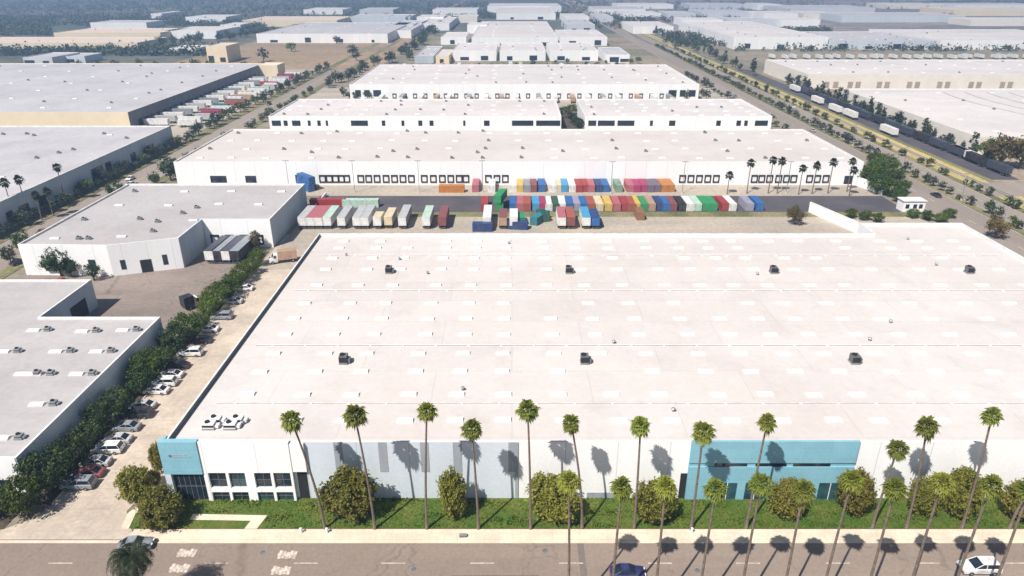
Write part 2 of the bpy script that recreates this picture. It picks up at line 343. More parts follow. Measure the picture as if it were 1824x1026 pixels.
for x0, x1, y0, y1 in ((-70, -58.5, 66.2, 68.0), (-8, 3.5, 67.4, 68.6), (52, 66, 67, 68.4), (9, 9.9, 66.5, 74.2)): sheet('road_patch', x0, x1, y0, y1, 0.017, M['patch'])
marking('tyre_wear', [(-420, 520, y, y + .5) for y in ()], 0.015, M['patch']) if False else None
marking('lane_line', [(146.1, 146.35, y, y + 4) for y in range(90, 700, 12)], 0.026, M['paint'])
marking('lane_line', [(162.8, 163.05, y, y + 4) for y in range(90, 700, 12)], 0.030, M['paint'])
marking('lane_line', [(-142.6, -142.35, y, y + 600) for y in (90, 700)], 0.034, M['yellow_line'])
marking('lane_line', [(138.7, 138.9, 80, 900), (153.8, 154.0, 80, 900), (157.9, 158.1, 80, 900), (167.8, 168.0, 80, 900)], 0.026, M['paint'])
marking('parking_line', [(-68.1, -63.4, y, y + 0.13) for y in [84 + 2.75 * k for k in range(35)]], 0.066, M['paint'])
struct(MB().box(-68.4, -68.2, 82, 186, 0.05, 0.22).build('kerb', M['kerb']))
rl = MB()
for x in (175.5, 176.95): rl.box(x - 0.05, x + 0.05, 76, 1500, 0.036, 0.18)
struct(rl.build('railway_rail', M['dark_metal']))

# ------------------------------------------------------------------ warehouses
def ring(b, pts, h, zr, th=0.35, m=0, mc=1):
    """outer wall, cap and parapet inner face round a counter-clockwise outline; returns the inset outline"""
    k = len(pts); ins = []
    for i in range(k):
        p0, p1, p2 = Vector(pts[i - 1]), Vector(pts[i]), Vector(pts[(i + 1) % k])
        e1 = (p1 - p0).normalized(); e2 = (p2 - p1).normalized()
        n1 = Vector((-e1.y, e1.x)); n2 = Vector((-e2.y, e2.x)); bis = (n1 + n2)
        bis = bis / max(0.3, bis.dot(n1)); ins.append(p1 + bis * th)
    for i in range(k):
        j = (i + 1) % k; a, c = pts[i], pts[j]; ai, ci = ins[i], ins[j]
        b.face([(a[0], a[1], 0), (c[0], c[1], 0), (c[0], c[1], h), (a[0], a[1], h)], m)
        b.face([(a[0], a[1], h), (c[0], c[1], h), (ci.x, ci.y, h), (ai.x, ai.y, h)], mc)
        b.face([(ai.x, ai.y, h), (ci.x, ci.y, h), (ci.x, ci.y, zr), (ai.x, ai.y, zr)], mc)
    return [(q.x, q.y) for q in ins]
def openings(b, rects, Y, proud=0.06, m=0):
    for x0, x1, z0, z1 in rects: b.box(x0, x1, Y - proud, Y + 0.05, z0, z1, m)
sky_mesh = {}
def skylight_mesh(w=2.3, l=1.1, h=0.2, key='s'):
    if key in sky_mesh: return sky_mesh[key]
    b = MB(); b.box(-w / 2 - .08, w / 2 + .08, -l / 2 - .08, l / 2 + .08, 0, 0.16, 1)
    n = 5; 
    for i in range(n):                                   # shallow barrel dome
        a0, a1 = -1 + 2 * i / n, -1 + 2 * (i + 1) / n
        z0, z1 = 0.16 + h * (1 - a0 * a0), 0.16 + h * (1 - a1 * a1)
        b.face([(-w / 2, a0 * l / 2, z0), (w / 2, a0 * l / 2, z0), (w / 2, a1 * l / 2, z1), (-w / 2, a1 * l / 2, z1)])
    for s in (-1, 1):
        p = [(s * w / 2, (-1 + 2 * i / n) * l / 2, 0.16 + h * (1 - (-1 + 2 * i / n) ** 2)) for i in range(n + 1)]
        b.face(p if s > 0 else p[::-1])
    sky_mesh[key] = b.mesh('skylight', [M['skylight'], M['cap']]); return sky_mesh[key]
def unit_mesh(key, sx, sy, h, m):
    if key in sky_mesh: return sky_mesh[key]
    b = MB(); b.box(-sx / 2 - .1, sx / 2 + .1, -sy / 2 - .1, sy / 2 + .1, 0, 0.25, 1)
    b.box(-sx / 2, sx / 2, -sy / 2, sy / 2, 0.25, h, 0); 
    b.tube([(-sx * .15, 0, h), (-sx * .15, 0, h + .22)], [sy * .3, sy * .3], 10, 2)
    b.box(sx / 2, sx / 2 + sx * .35, -sy * .35, sy * .35, 0.2, h * .65, 0); b.box(-sx / 2 - .03, sx / 2 + .03, -sy / 2 - .03, -sy / 2, .45, h - .2, 2)
    sky_mesh[key] = b.mesh('rooftop_unit', [m, M['metal'], M['dark']]); return sky_mesh[key]

# ---- the big warehouse in front
main = thing('warehouse', 'huge white warehouse with a vast pale flat roof of skylights, cyan corner, facing the street', 'warehouse', (0, 0, 0))
HW, ZR = 10.3, 9.5
out = [(XL, YF), (XR, YF), (XR, 181), (94.3, 181), (94.3, YB), (XL, YB)]
b = MB(); ins = ring(b, out, HW, ZR, 0.3); b.build('wall', [M['white'], M['cap']], main)
fl = MB().box(ins[0][0] + .003, ins[0][0] + .05, ins[0][1] + .05, ins[-1][1] - .05, ZR + .003, HW - .02)  # near-black strip lining the inside of the left parapet
fl.build('parapet_dark_strip', M['dark_strip'], main)
roof = MB().poly(ins, ZR).build('roof', M['roof'], main)
# front cladding, a little proud of the concrete wall
def zf(y, Y=YF): return zat(y, Y)
def xf(x, y, Y=YF): return xat(x, y, Y)
x0, x1 = xf(548, 850), xf(921, 840)
gb = MB(); gb.box(x0, x1, YF - 0.05, YF, 0, HW - 0.02); gb.build('grey_cladding_and_shade', M['pale_grey'], main)
for px in (604, 683, 757, 815, 913):  # grey vertical bars on the upper half of the wall
    xx = xf(px, 815); MB().box(xx - .62, xx + .62, YF - .09, YF - .05, zf(840), HW - 0.03).build('grey_bar', M['strip'], main)
xx = xf(920, 845); MB().box(xx - .2, xx + .25, YF - .14, YF - .052, 0, HW - .05).build('downpipe', M['strip'], main)
# office block: white frame standing 0.6 m out of the wall, with real window openings
ox0, ox1 = xf(366, 840), xf(527, 860)
zw = [zf(893), zf(871), zf(864), zf(837), HW + 0.35]
cols = [(376, 407), (412, 441), (457, 486), (491, 521)]
YO = YF - 0.7
off = MB(); off.box(ox0, ox1, YO, YF, zw[3], zw[4]); off.box(ox0, ox1, YO, YF, zw[1], zw[2]); 
edges = [ox0] + [v for a, c in cols for v in (xf(a, 850), xf(c, 850))] + [ox1]
for i in range(0, len(edges), 2):
    for za, zb in ((0, zw[1]), (zw[2], zw[3])): off.box(edges[i], edges[i + 1], YO, YF, za, zb)
off.build('office_front', M['white'], main)
for i, (a, c) in enumerate(cols):
    xa, xb = xf(a, 850), xf(c, 850); xm = (xa + xb) / 2
    for lev, (za, zb) in enumerate(((0.05, zw[1] - 0.01), (zw[2] + 0.01, zw[3] - 0.01))):
        wn = MB().box(xa + .01, xb - .01, YF - .34, YF - .3, za, zb).build('window', M['teal_glass'] if (lev == 0 and i > 1) or (lev and i == 1) else M['glass'], main)
        MB().box(xm - .04, xm + .04, YF - .4, YF - .34, za, zb).box(xa + .01, xb - .01, YF - .43, YF - .405, (za + zb) / 2 - .04, (za + zb) / 2 + .04).build('frame', M['dark_metal'], wn)
# entrance recess right of the office
xa, xb = xf(532, 860), xf(549, 860)
MB().box(xa, xb, YF - .06, YF - .052 + .05, 0, zf(836)).build('entrance_recess', M['dark'], main)
MB().box(ox1 + .02, xb + .25, YO + .1, YF - .06, zf(836), HW).build('canopy_panel', M['white'], main)
# cyan corner with dark glazing under it
cx0, cx1 = XL - 0.5, ox0 - 0.02
MB().box(cx0, cx1, YF - .9, YF - 0.01, zf(838), HW + .55).box(cx0, XL - .01, YF - .01, YF + 1.2, zf(838), HW + .2).build('cyan_cladding', M['cyan'], main)
gl = MB().box(cx0 + .9, cx1, YF - .35, YF - .02, 0.05, zf(838) - .01).build('window', M['glass'], main)
fb = MB()
for k in range(1, 6): fb.box(cx0 + .9 + k * (cx1 - cx0 - .9) / 6 - .04, cx0 + .9 + k * (cx1 - cx0 - .9) / 6 + .04, YF - .42, YF - .35, .05, zf(838) - .02)
fb.box(cx0 + .9, cx1, YF - .45, YF - .425, 2.6, 2.72); fb.build('frame', M['dark_metal'], gl)
MB().box(cx0, cx0 + .88, YF - .9, YF - .02, 0, zf(838) - .01).build('column', M['pale_grey'], main)
sg = MB(); lx = cx0 + 1.3                                 # the small faint mark on the cyan panel
sg.box(lx, lx + .34, YF - .95, YF - .9, HW - 2.0, HW - 1.62, 1); sg.box(lx + .55, lx + 3.1, YF - .94, YF - .9, HW - 2.0, HW - 1.86); sg.box(lx + .55, lx + 2.5, YF - .94, YF - .9, HW - 1.72, HW - 1.62)
sg.build('sign_mark', [M['strip'], M['dark_metal']], main)
# second, longer cyan front further right, with a dark slot of windows
bx0, bx1 = xf(1226, 830), xf(1520, 830)
MB().box(bx0, bx1, YF - .4, YF - .01, 0, zf(829)).box(bx0, bx1, YF - .4, YF - .01, zf(822), HW + .3).box(bx0, bx1, YF - .2, YF - .01, zf(829), zf(822)).build('cyan_cladding', M['cyan'], main)
for a, c in ((1272, 1330), (1345, 1400), (1412, 1478)):
    wn = MB().box(xf(a, 826), xf(c, 826), YF - .26, YF - .21, zf(829) + .01, zf(822) - .01).build('window', M['glass'], main)
for a, c in ((1275, 1310), (1325, 1360), (1400, 1440), (1455, 1495)):
    wn = MB().box(xf(a, 870), xf(c, 870), YF - .45, YF - .405, .2, 3.2).build('window', M['teal_glass'], main)
    MB().box(xf((a + c) / 2, 870) - .05, xf((a + c) / 2, 870) + .05, YF - .5, YF - .45, .2, 3.2).build('frame', M['white_metal'], wn)
MB().box(xf(1210, 865), xf(1222, 865), YF - .05, YF - .005, 0, zf(843)).build('entrance_recess', M['dark'], main)
for a, c in ((1045, 1122), (1768, 1824)):
    MB().box(xf(a, 880), xf(c, 880), YF - .09, YF - .005, 0, zf(877)).build('dock_wall', M['strip'], main)
# skylights (twelve rows across the whole roof) as parts of the roof
base_px = [440, 543, 627, 731, 814, 896, 998, 1088, 1176, 1280, 1364, 1447, 1526, 1628, 1714, 1820]
cxs = [at(p, 703, ZR)[0] for p in base_px]
step = [11.2, 9.3, 9.2, 11.4, 9.3, 9.2, 9.0, 11.3]; k = 0
while cxs[-1] < XR - 10: cxs.append(cxs[-1] + step[k % 8]); k += 1
rys = [at(912, y, ZR)[1] for y in (749, 703, 662, 630, 596, 568, 540, 508, 480, 460, 442, 430)]
spots = []
for ri, Y in enumerate(rys):
    for ci, X in enumerate(cxs):
        if rnd.random() < 0.04: continue
        if X < -45.5 + (2 if ri else 4): continue
        if ri == 0 and ci < 1: continue
        spots.append((X + rnd.uniform(-.25, .25) + (0.35 if ri == 0 else 0), Y + rnd.uniform(-.15, .15)))
near = spots[:100]; rest = spots[100:]
skm = skylight_mesh()
for X, Y in near: link('skylight', skm, roof, (X, Y, ZR + 0.004), 0)
rb = MB()
for X, Y in rest:
    n = len(rb.v)
    rb.v += [(v.co.x + X, v.co.y + Y, v.co.z + ZR + .004) for v in skm.vertices]
    for p in skm.polygons: rb.f.append(tuple(n + i for i in p.vertices)); rb.m.append(p.material_index)
struct(rb.build('skylight', [M['skylight'], M['cap']], roof), 'stuff')
big = unit_mesh('big', 1.35, 1.5, 1.6, M['dark_metal'])
for px, py in ((693, 481), (1013, 481), (1377, 481), (1725, 481), (613, 641), (1041, 641), (1521, 641)):
    X, Y = at(px, py + 5, ZR); link('rooftop_unit', big, roof, (X, Y, ZR + .004), 0)
wu = unit_mesh('white', 1.7, 1.2, 1.0, M['white_metal'])
for px, py in ((374, 762), (412, 762), (385, 752), (424, 752)):
    X, Y = at(px, py, ZR); link('rooftop_unit', wu, roof, (X, Y, ZR + .004), 0)
for yy in (94.5, 113.5, 138.0, 158.5):
    pb = MB(); pb.tube([(XL + 3, yy, ZR + .2), (XR - 4, yy, ZR + .2)], [.06, .06], 5)
    for xx in range(int(XL) + 6, int(XR) - 4, 6): pb.box(xx - .2, xx + .2, yy - .15, yy + .15, ZR + .002, ZR + .15)
    pb.build('gas_pipe', M['cap'], roof)
vt = MB().tube([(0, 0, 0), (0, 0, .55)], [.22, .22], 8).tube([(0, 0, .5), (0, 0, .7)], [.38, .2], 8).mesh('roof_vent', M['metal'])
for k in range(14):
    X = rnd.uniform(-44, 116); Y = rnd.uniform(87, 170); link('roof_vent', vt, roof, (X, Y, ZR), 0)

# ---- the other warehouses
dockd = MB().box(-.8, .8, -.05, 0, 1.5, 3.4).mesh('dock_door', M['white_metal'])
docks = MB().box(-1.22, -.8, -.2, 0, 1.0, 3.4).box(.8, 1.22, -.2, 0, 1.0, 3.4).box(-1.22, 1.22, -.24, 0, 3.4, 3.95).box(-.8, .8, -.2, 0, 1.0, 1.5).mesh('dock_seal', M['dark'])
fus = unit_mesh('far_unit', 1.05, .95, .75, M['metal'])
def warehouse(label, pts, h, wallm, roofm, drop=0.55, units=(), sky=0, doors=(), wins=(), name='warehouse', sides=None, seed=1, faceY=None, group=None):
    r_ = random.Random(seed)
    t = thing(name, label, 'warehouse', (0, 0, 0), 0, group)
    b = MB(); ins = ring(b, pts, h, h - drop, 0.35); b.build('wall', [M[wallm], M['cap'] if wallm != 'cream' else M['cream']], t)
    rf = MB().poly(ins, h - drop).build('roof', M[roofm], t)
    xs = [p[0] for p in pts]; ys = [p[1] for p in pts]
    fy = faceY if faceY is not None else min(ys)
    def inside(x, y):
        c = False
        for i in range(len(ins)):
            (xa, ya), (xb, yb) = ins[i], ins[i - 1]
            if (ya > y) != (yb > y) and x < (xb - xa) * (y - ya) / (yb - ya) + xa: c = not c
        return c
    for (ux, uy) in units: link('rooftop_unit', fus, rf, (ux, uy, h - drop + .004), 0)
    if sky:
        W, D = max(xs) - min(xs), max(ys) - min(ys); nx = max(2, int(math.sqrt(sky * W / D))); ny = max(2, sky // nx)
        for i in range(nx):
            for j in range(ny):
                X = min(xs) + W * (i + .5) / nx + r_.uniform(-2, 2); Y = min(ys) + D * (j + .5) / ny + r_.uniform(-1, 1)
                if inside(X - 3, Y - 2) and inside(X + 3, Y + 2): link('skylight' if r_.random() < .7 else 'rooftop_unit', skm if r_.random() < .7 else fus, rf, (X, Y, h - drop + .004), 0)
    for dx in doors:
        dd = link('dock_door', dockd, t, (dx, fy - .003, 0)); link('dock_seal', docks, dd)
    for (xa, xb, za, zb) in wins: MB().box(xa, xb, fy - .06, fy - .004, za, zb).build('window', M['glass'], t)
    return t
def rect(x0, x1, y0, y1): return [(x0, y0), (x1, y0), (x1, y1), (x0, y1)]

# near left, grey L-shaped roof
lbu = [at(px, py, 6.4) for px, py in ((18, 628), (76, 668), (112, 628), (184, 628), (150, 668), (80, 722), (18, 782), (72, 590), (158, 592), (230, 590), (52, 668))]
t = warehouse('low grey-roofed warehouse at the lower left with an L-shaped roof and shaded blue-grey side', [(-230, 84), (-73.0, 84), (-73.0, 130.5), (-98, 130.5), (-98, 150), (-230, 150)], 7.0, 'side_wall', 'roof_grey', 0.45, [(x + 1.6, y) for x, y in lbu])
rf = [c for c in t.children if c.name.startswith('roof')][0]
for x, y in lbu: link('skylight', skm, rf, (x - 1.2, y, 6.56))
MB().box(-82, -73.2, 83.93, 83.995, 0, 6.98).build('white_cladding', M['white'], t)
for k in range(3): MB().box(-81.5 + k * 2.4, -79.7 + k * 2.4, 83.88, 83.925, 0.8, 3.0).build('window', M['glass'], t)
MB().box(-97.99, -97.9, 140, 146, 0.2, 4.2).build('roller_door', M['dark'], t)
# left middle, stepped front
H2 = 8.6
P2 = [(-127, 169), (-103.8, 168.2), (-87.8, 173.8), (-87.8, 189.2), (-68.6, 189.2), (-68.6, 226), (-127, 226)]
t = warehouse('white warehouse with a stepped angled front beside the brown asphalt court', P2, H2, 'white', 'roof_grey', 0.5, [at(x, y, H2) for x, y in ((140, 423), (157, 423), (280, 393), (272, 410), (325, 378), (350, 368), (440, 350), (225, 408), (345, 350), (400, 385))][:6], 18, seed=4)
MB().box(-68.6, -68.53, 189.3, 226, 0, H2 - .02).build('grey_cladding_and_shade', M['side_wall'], t)  # white walls' sunless faces, their blue-grey shade painted on
MB().box(-87.8, -87.73, 173.9, 189.1, 0, H2 - .02).build('grey_cladding_and_shade', M['side_wall'], t)
ang = math.atan2(5.6, 16.0); cs, sn = math.cos(ang), math.sin(ang)
for f0, f1, za, zb, nm in ((.13, .2, 1.6, 4.2, 'window'), (.40, .56, 0, 3.6, 'roller_door'), (.72, .79, 1.6, 4.4, 'window')):
    p0 = (-103.8 + 16 * f0, 168.2 + 5.6 * f0); p1 = (-103.8 + 16 * f1, 168.2 + 5.6 * f1); nx, ny = sn * .07, -cs * .07
    MB().prism([(p0[0] + nx, p0[1] + ny), (p1[0] + nx, p1[1] + ny), p1, p0], za, zb).build(nm, M['glass'] if nm == 'window' else M['dark'], t)
for xa, xb, za, zb in ((-109.5, -107.8, 1.5, 4.6), (-121, -118.5, 1.5, 4.5), (-116, -113.5, 1.5, 4.5)): MB().box(xa, xb, 168.15, 168.6, za, zb).build('window', M['glass'], t)
for k in range(4): 
    dd = link('dock_door', dockd, t, (-85 + k * 4.2, 189.19, 0)); link('dock_seal', docks, dd)
# long left building and the one behind it
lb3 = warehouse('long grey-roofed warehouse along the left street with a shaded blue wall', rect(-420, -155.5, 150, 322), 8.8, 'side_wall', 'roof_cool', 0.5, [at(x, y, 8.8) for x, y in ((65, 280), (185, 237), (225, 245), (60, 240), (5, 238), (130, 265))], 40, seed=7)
for y0, y1, z0, z1 in ((206, 209, 2, 5), (212, 217, 2, 5), (222, 226, 2, 5), (254, 262, 0.5, 6), (264, 268, .5, 6), (283, 287, 1.5, 5), (296, 303, 1.5, 5)):
    MB().box(-155.5, -155.43, y0, y1, z0, z1).build('window', M['glass'], lb3)
lb4 = warehouse('wide grey-roofed warehouse at the upper left with a cream front wall', rect(-470, -190, 352, 560), 9.5, 'cream', 'roof_cool', 0.5, [at(x, y, 9.5) for x, y in ((78, 180), (198, 182), (155, 160), (218, 145), (50, 142), (115, 145), (265, 165), (320, 120), (270, 130))], 60, seed=9)
MB().box(-190, -189.93, 352.2, 548, 0, 9.45).build('shaded_side', M['shaded_wall'], lb4)  # cream wall's sunless side, its shade put into this darker colour
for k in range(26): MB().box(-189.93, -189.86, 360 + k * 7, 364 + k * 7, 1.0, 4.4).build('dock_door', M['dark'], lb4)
MB().box(-189.9, -176, 548, 566, 0, 9.4).build('office_wing', M['cream'], lb4)
# the ones behind the big roof
doors = [533, 575, 587, 598, 609, 618, 643, 657, 672, 688, 703, 718, 733, 756, 772, 788, 803, 818, 830, 870, 885, 900, 1215, 1230, 1245, 1260, 1275, 1343, 1356, 1370, 1386, 1400, 1413, 1441, 1455, 1470]
YB2 = 254.4
b2 = warehouse('long white warehouse with a row of dock doors just beyond the container yard', rect(-124.5, 129.5, YB2, 314), 8.9, 'white', 'roof', 0.5, [at(x, y, 8.5) for x, y in ((555, 272), (700, 270), (850, 272), (1002, 270), (1150, 270), (1295, 270), (600, 235), (725, 234), (860, 234), (1255, 236))], 90,
               [xat(p, 323, YB2) for p in doors], [(xat(1503, 323, YB2), xat(1517, 323, YB2), .5, 3.6), (-112, -106, 1, 3.6), (-99, -95, 1, 3.6)], seed=12)
YB3 = 350.0
zz = lambda y: zat(y, YB3)
wl = [(xat(a, 217, YB3), xat(c, 217, YB3), 3.2, 5.8) for a, c in ((484, 500), (505, 512), (520, 535), (548, 553), (565, 571), (580, 584), (625, 655), (680, 686), (715, 720), (745, 752), (765, 772), (825, 829), (862, 872), (912, 950), (955, 998))]
wr = [(xat(a, 217, YB3), xat(c, 217, YB3), 3.2, 5.8) for a, c in ((1048, 1062), (1065, 1095), (1100, 1130), (1158, 1163), (1192, 1203), (1276, 1284), (1312, 1320), (1326, 1332), (1345, 1368))]
warehouse('left of two white warehouses with dark front windows split by a narrow alley', rect(xat(478, 207, YB3), xat(1000, 207, YB3), YB3, 402), 8.0, 'white', 'roof_far', 0.5, [], 50, [], wl, seed=13)
warehouse('right of two white warehouses with dark front windows split by a narrow alley', rect(xat(1042, 207, YB3), xat(1376, 207, YB3), YB3, 402), 8.0, 'white', 'roof_far', 0.5, [], 36, [], wr, seed=14)
YB4 = 448.0
x0, x1 = xat(684, 150, YB4), xat(1184, 150, YB4)
b4 = warehouse('broad white warehouse with low wings in the middle distance, fourth back from the street', rect(xat(622, 150, YB4), xat(1246, 150, YB4), YB4, 552), 9.5, 'white', 'roof_far', 0.5, [at(x, y, 9.5) for x, y in ((700, 140), (850, 135), (1000, 137), (1150, 142), (1000, 120), (1130, 125))], 60, [x0 + 6 + k * 6.4 for k in range(int((x1 - x0) / 6.4))],
               [(xat(a, 155, YB4), xat(c, 155, YB4), 2.0, 6.0) for a, c in ((632, 642), (648, 658), (664, 678), (1192, 1206), (1212, 1222), (1228, 1240))], seed=15)

# ------------------------------------------------------------------ right side warehouses
rb1 = warehouse('pale warehouse right of the railway with long ribbed roof lights', rect(200.5, 470, 302, 440), 8, 'pale_cream', 'roof_far', 0.5, [], 40, seed=16)
rfo = [c for c in rb1.children if c.name.startswith('roof')][0]
for k in range(16):
    X = 255 + k * 13; cvs = [(X + 3 * math.sin(j * .5), 310 + j * 9.0, 7.62) for j in range(14)]
    MB().tube(cvs, [.28] * 14, 6).build('ridge_vent', M['roof_grey'], rfo)
YR2 = at(912, 132, 10)[1]
rb2 = warehouse('wide white warehouse with a cream dock front beyond the ribbed roof on the right', rect(xat(1440, 132, YR2), 560, YR2, at(912, 106, 10)[1]), 10, 'pale_cream', 'roof_far', 0.5, [], 60, seed=17,
                wins=[(xat(a, 140, YR2), xat(a + 9, 140, YR2), .8, 5) for a in (1470, 1486, 1512, 1526, 1564, 1578, 1618, 1632, 1672, 1686, 1728, 1742, 1784, 1798)])
def far(label, xl, xr, yf, yr, h=9, wm='white', rm='roof_far', group=None, sky=0, seed=1, wins=0, name='warehouse'):
    Y0 = at(912, yf, h)[1]; Y1 = at(912, yr, h)[1]; a, c = xat(xl, yf, Y0), xat(xr, yf, Y0)
    r_ = random.Random(seed * 7 + int(xl)); ws = []
    for k in range(wins):
        u = a + (c - a) * (k + .5) / wins + r_.uniform(-2, 2); ws.append((u - r_.uniform(1.5, 5), u + r_.uniform(1.5, 5), .6, r_.uniform(3, 6)))
    return warehouse(label, rect(a, c, Y0, Y1), h, wm, rm, 0.5, [], sky, [], ws, name, seed=seed, group=group)
FB = [
 ('peach-walled long warehouse at the far left edge', -80, 244, 76, 66, 9, 'cream', 'roof_peach', 0, 8),
 ('pinkish flat roof behind the peach warehouse, far left', 95, 285, 58, 50, 9, 'cream', 'roof_peach', 8, 0),
 ('narrow bright white warehouse right of the pinkish roof, far left', 290, 385, 55, 47, 9, 'white', 'roof_far', 0, 3),
 ('small terracotta and cream office block at the edge of the brown field', 366, 402, 82, 76, 14, 'cream', 'roof_peach', 0, 5),
 ('pale warehouse with a white front beyond the brown field', 456, 690, 60, 40, 10, 'white', 'roof_cool', 20, 9),
 ('grey-mauve roof right of the warehouse beyond the field', 676, 732, 54, 36, 9, 'white', 'roof_cool', 8, 0),
 ('slim pale warehouse beside the tree belt left of the central cluster', 748, 800, 42, 28, 9, 'white', 'roof_far', 6, 0),
 ('low teal-tinted shed left of the central cluster of roofs', 738, 772, 100, 82, 6, 'side_wall', 'roof_cool', 4, 0),
 ('small white shed on the left of the central cluster', 785, 830, 66, 57, 8, 'white', 'roof_far', 0, 3),
 ('front left warehouse of the central pale cluster', 806, 884, 90, 76, 9, 'white', 'roof_far', 10, 5),
 ('front middle warehouse of the central pale cluster', 890, 972, 90, 76, 9, 'white', 'roof_far', 10, 5),
 ('front right warehouse of the central pale cluster', 980, 1066, 90, 76, 9, 'white', 'roof_far', 10, 5),
 ('low cream shed in the yard left of the central cluster', 776, 800, 99, 88, 7, 'cream', 'roof_far', 0, 3),
 ('low shed with white front in the yard right of the central cluster', 1080, 1122, 97, 84, 7, 'white', 'roof_cool', 0, 4),
 ('large pale roof forming the back of the central cluster', 840, 994, 66, 38, 10, 'white', 'roof_far', 24, 8),
 ('white warehouse stepping right from the back of the central cluster', 998, 1082, 66, 53, 9, 'white', 'roof_far', 8, 4),
 ('white warehouse with a bright front on the right beyond the railway trees', 1308, 1476, 66, 38, 12, 'white', 'roof_far', 20, 7),
 ('pale roof right of the bright-fronted warehouse beyond the railway', 1480, 1668, 72, 56, 9, 'grey_wall', 'roof_cool', 12, 9),
 ('pale warehouse at the right edge beyond the grey truck yards', 1676, 1990, 72, 52, 9, 'white', 'roof_far', 10, 9),
 ('faint white warehouse in the haze at the top centre', 884, 990, 24, 13, 10, 'white', 'roof_far', 0, 5),
 ('faintest white roof at the very top centre', 868, 1000, 11, 6, 12, 'white', 'roof_far', 0, 0),
 ('pale roof just left of the railway street near the top', 1010, 1060, 44, 34, 9, 'grey_wall', 'roof_cool', 0, 4),
 ('bright roof right of the street near the top, left of the big white front', 1128, 1200, 47, 38, 9, 'white', 'roof_far', 0, 3),
 ('thin pale roof in the haze at the upper right', 1250, 1345, 22, 17, 10, 'grey_wall', 'roof_cool', 0, 0),
 ('long thin pale roof in the haze at the far upper right', 1500, 1720, 28, 22, 10, 'grey_wall', 'roof_cool', 0, 0),
 ('thin mauve roof near the top right corner', 1700, 1900, 18, 13, 10, 'cream', 'roof_peach', 0, 0),
 ('thin bluish roof at the top right, left of the mauve one', 1400, 1560, 14, 9, 10, 'grey_wall', 'roof_cool', 0, 0),
 ('hazy low roof at the top left among dark trees', 160, 260, 40, 36, 9, 'white', 'roof_cool', 0, 0),
 ('small pale house roof among dark trees at the upper left', 268, 288, 24, 20, 8, 'white', 'roof_far', 0, 0),
 ('hazy roof above the pale warehouse beyond the field', 430, 600, 36, 29, 9, 'cream', 'roof_peach', 0, 0),
 ('hazy grey roof right of the hazy pinkish one, upper left', 620, 730, 30, 25, 9, 'grey_wall', 'roof_cool', 0, 0),
 ('thin pale roof in the haze right of the top centre', 1060, 1150, 16, 11, 10, 'white', 'roof_cool', 0, 0),
 ('small mauve-roofed shed among dark trees at the left edge', 100, 150, 100, 94, 6, 'grey_wall', 'roof_cool', 0, 2),
 ('low pale house beside the terracotta office block', 300, 350, 86, 80, 6, 'white', 'roof_far', 0, 2),
 ('low grey roofs behind the left wide warehouse, near the left edge', 40, 92, 102, 93, 7, 'grey_wall', 'roof_cool', 0, 4)]
for i, (lb, a, c, yf, yr, h, wm, rm, sk, wn) in enumerate(FB): far(lb, a, c, yf, yr, h, wm, rm, None, sk, i + 30, wn // 2)

for c in list(rb2.children):
    if c.name.startswith('window'): c.data.materials[0] = M['tan_panel']; c.name = 'dock_panel'
HAZY = [('nearest', 'upper right', 35, 31, [(1215, 1288), (1300, 1378), (1392, 1462), (1730, 1880)]), ('middle', 'upper right', 24, 19.5, [(1110, 1178), (1190, 1240), (1360, 1422), (1432, 1492)]), ('farthest', 'upper right', 8, 5, [(1100, 1200), (1230, 1330), (1350, 1392), (1580, 1680), (1700, 1860)]),
        ('nearest', 'upper left', 44, 40, [(392, 428), (700, 736), (832, 868)]), ('middle', 'upper left', 30, 26, [(330, 402), (690, 722), (742, 790), (802, 850)]), ('farthest', 'upper left', 17, 13.5, [(540, 610), (640, 700), (770, 850)]), ('nearest', 'top centre', 30, 24, [(1004, 1050), (1062, 1092)])]
for dist, side, yf, yr, xs_ in HAZY:
    for k, (a, c) in enumerate(xs_):
        far('hazy pale roof, %s from the left in the %s hazy row at the %s' % (nth(k + 1), dist, side), a, c, yf, yr, 9 + (k % 3), ('white', 'grey_wall', 'white', 'pale_cream')[k % 4], ('roof_far', 'roof_cool', 'roof_far')[k % 3], 'hazy roofs far off', 0, 80 + k, 0)
# ------------------------------------------------------------------ plants
def clump_crown(b, n_cl, n_leaf, size, r_, rad=(1, 1, 1), base=0.0, shell=0.55, cr=0.3, flat=False):
    for i in range(n_cl):
        while True:
            p = Vector((r_.uniform(-1, 1), r_.uniform(-1, 1), r_.uniform(-1, 1)))
            if shell < p.length < 1: break
        c = Vector((p.x * rad[0], p.y * rad[1], base + rad[2] * (1 + p.z))); k = cr * r_.uniform(.7, 1.25)
        for j in range(n_leaf):
            q = Vector((r_.gauss(0, .5), r_.gauss(0, .5), r_.gauss(0, .42))) * k; s = size * r_.uniform(.6, 1.3)
            o = c + q
            if o.z < base * 0.7: o.z = base * .7 + abs(r_.gauss(0, .1))
            nrm = (q.normalized() * .6 + Vector((r_.gauss(0, .6), r_.gauss(0, .6), r_.gauss(.3, .6)))).normalized()
            a = nrm.orthogonal().normalized(); bb = nrm.cross(a); an = r_.uniform(0, 6.28)
            a, bb = a * math.cos(an) + bb * math.sin(an), bb * math.cos(an) - a * math.sin(an)
            b.face([o - a * s, o + bb * s * .55, o + a * s, o - bb * s * .55])
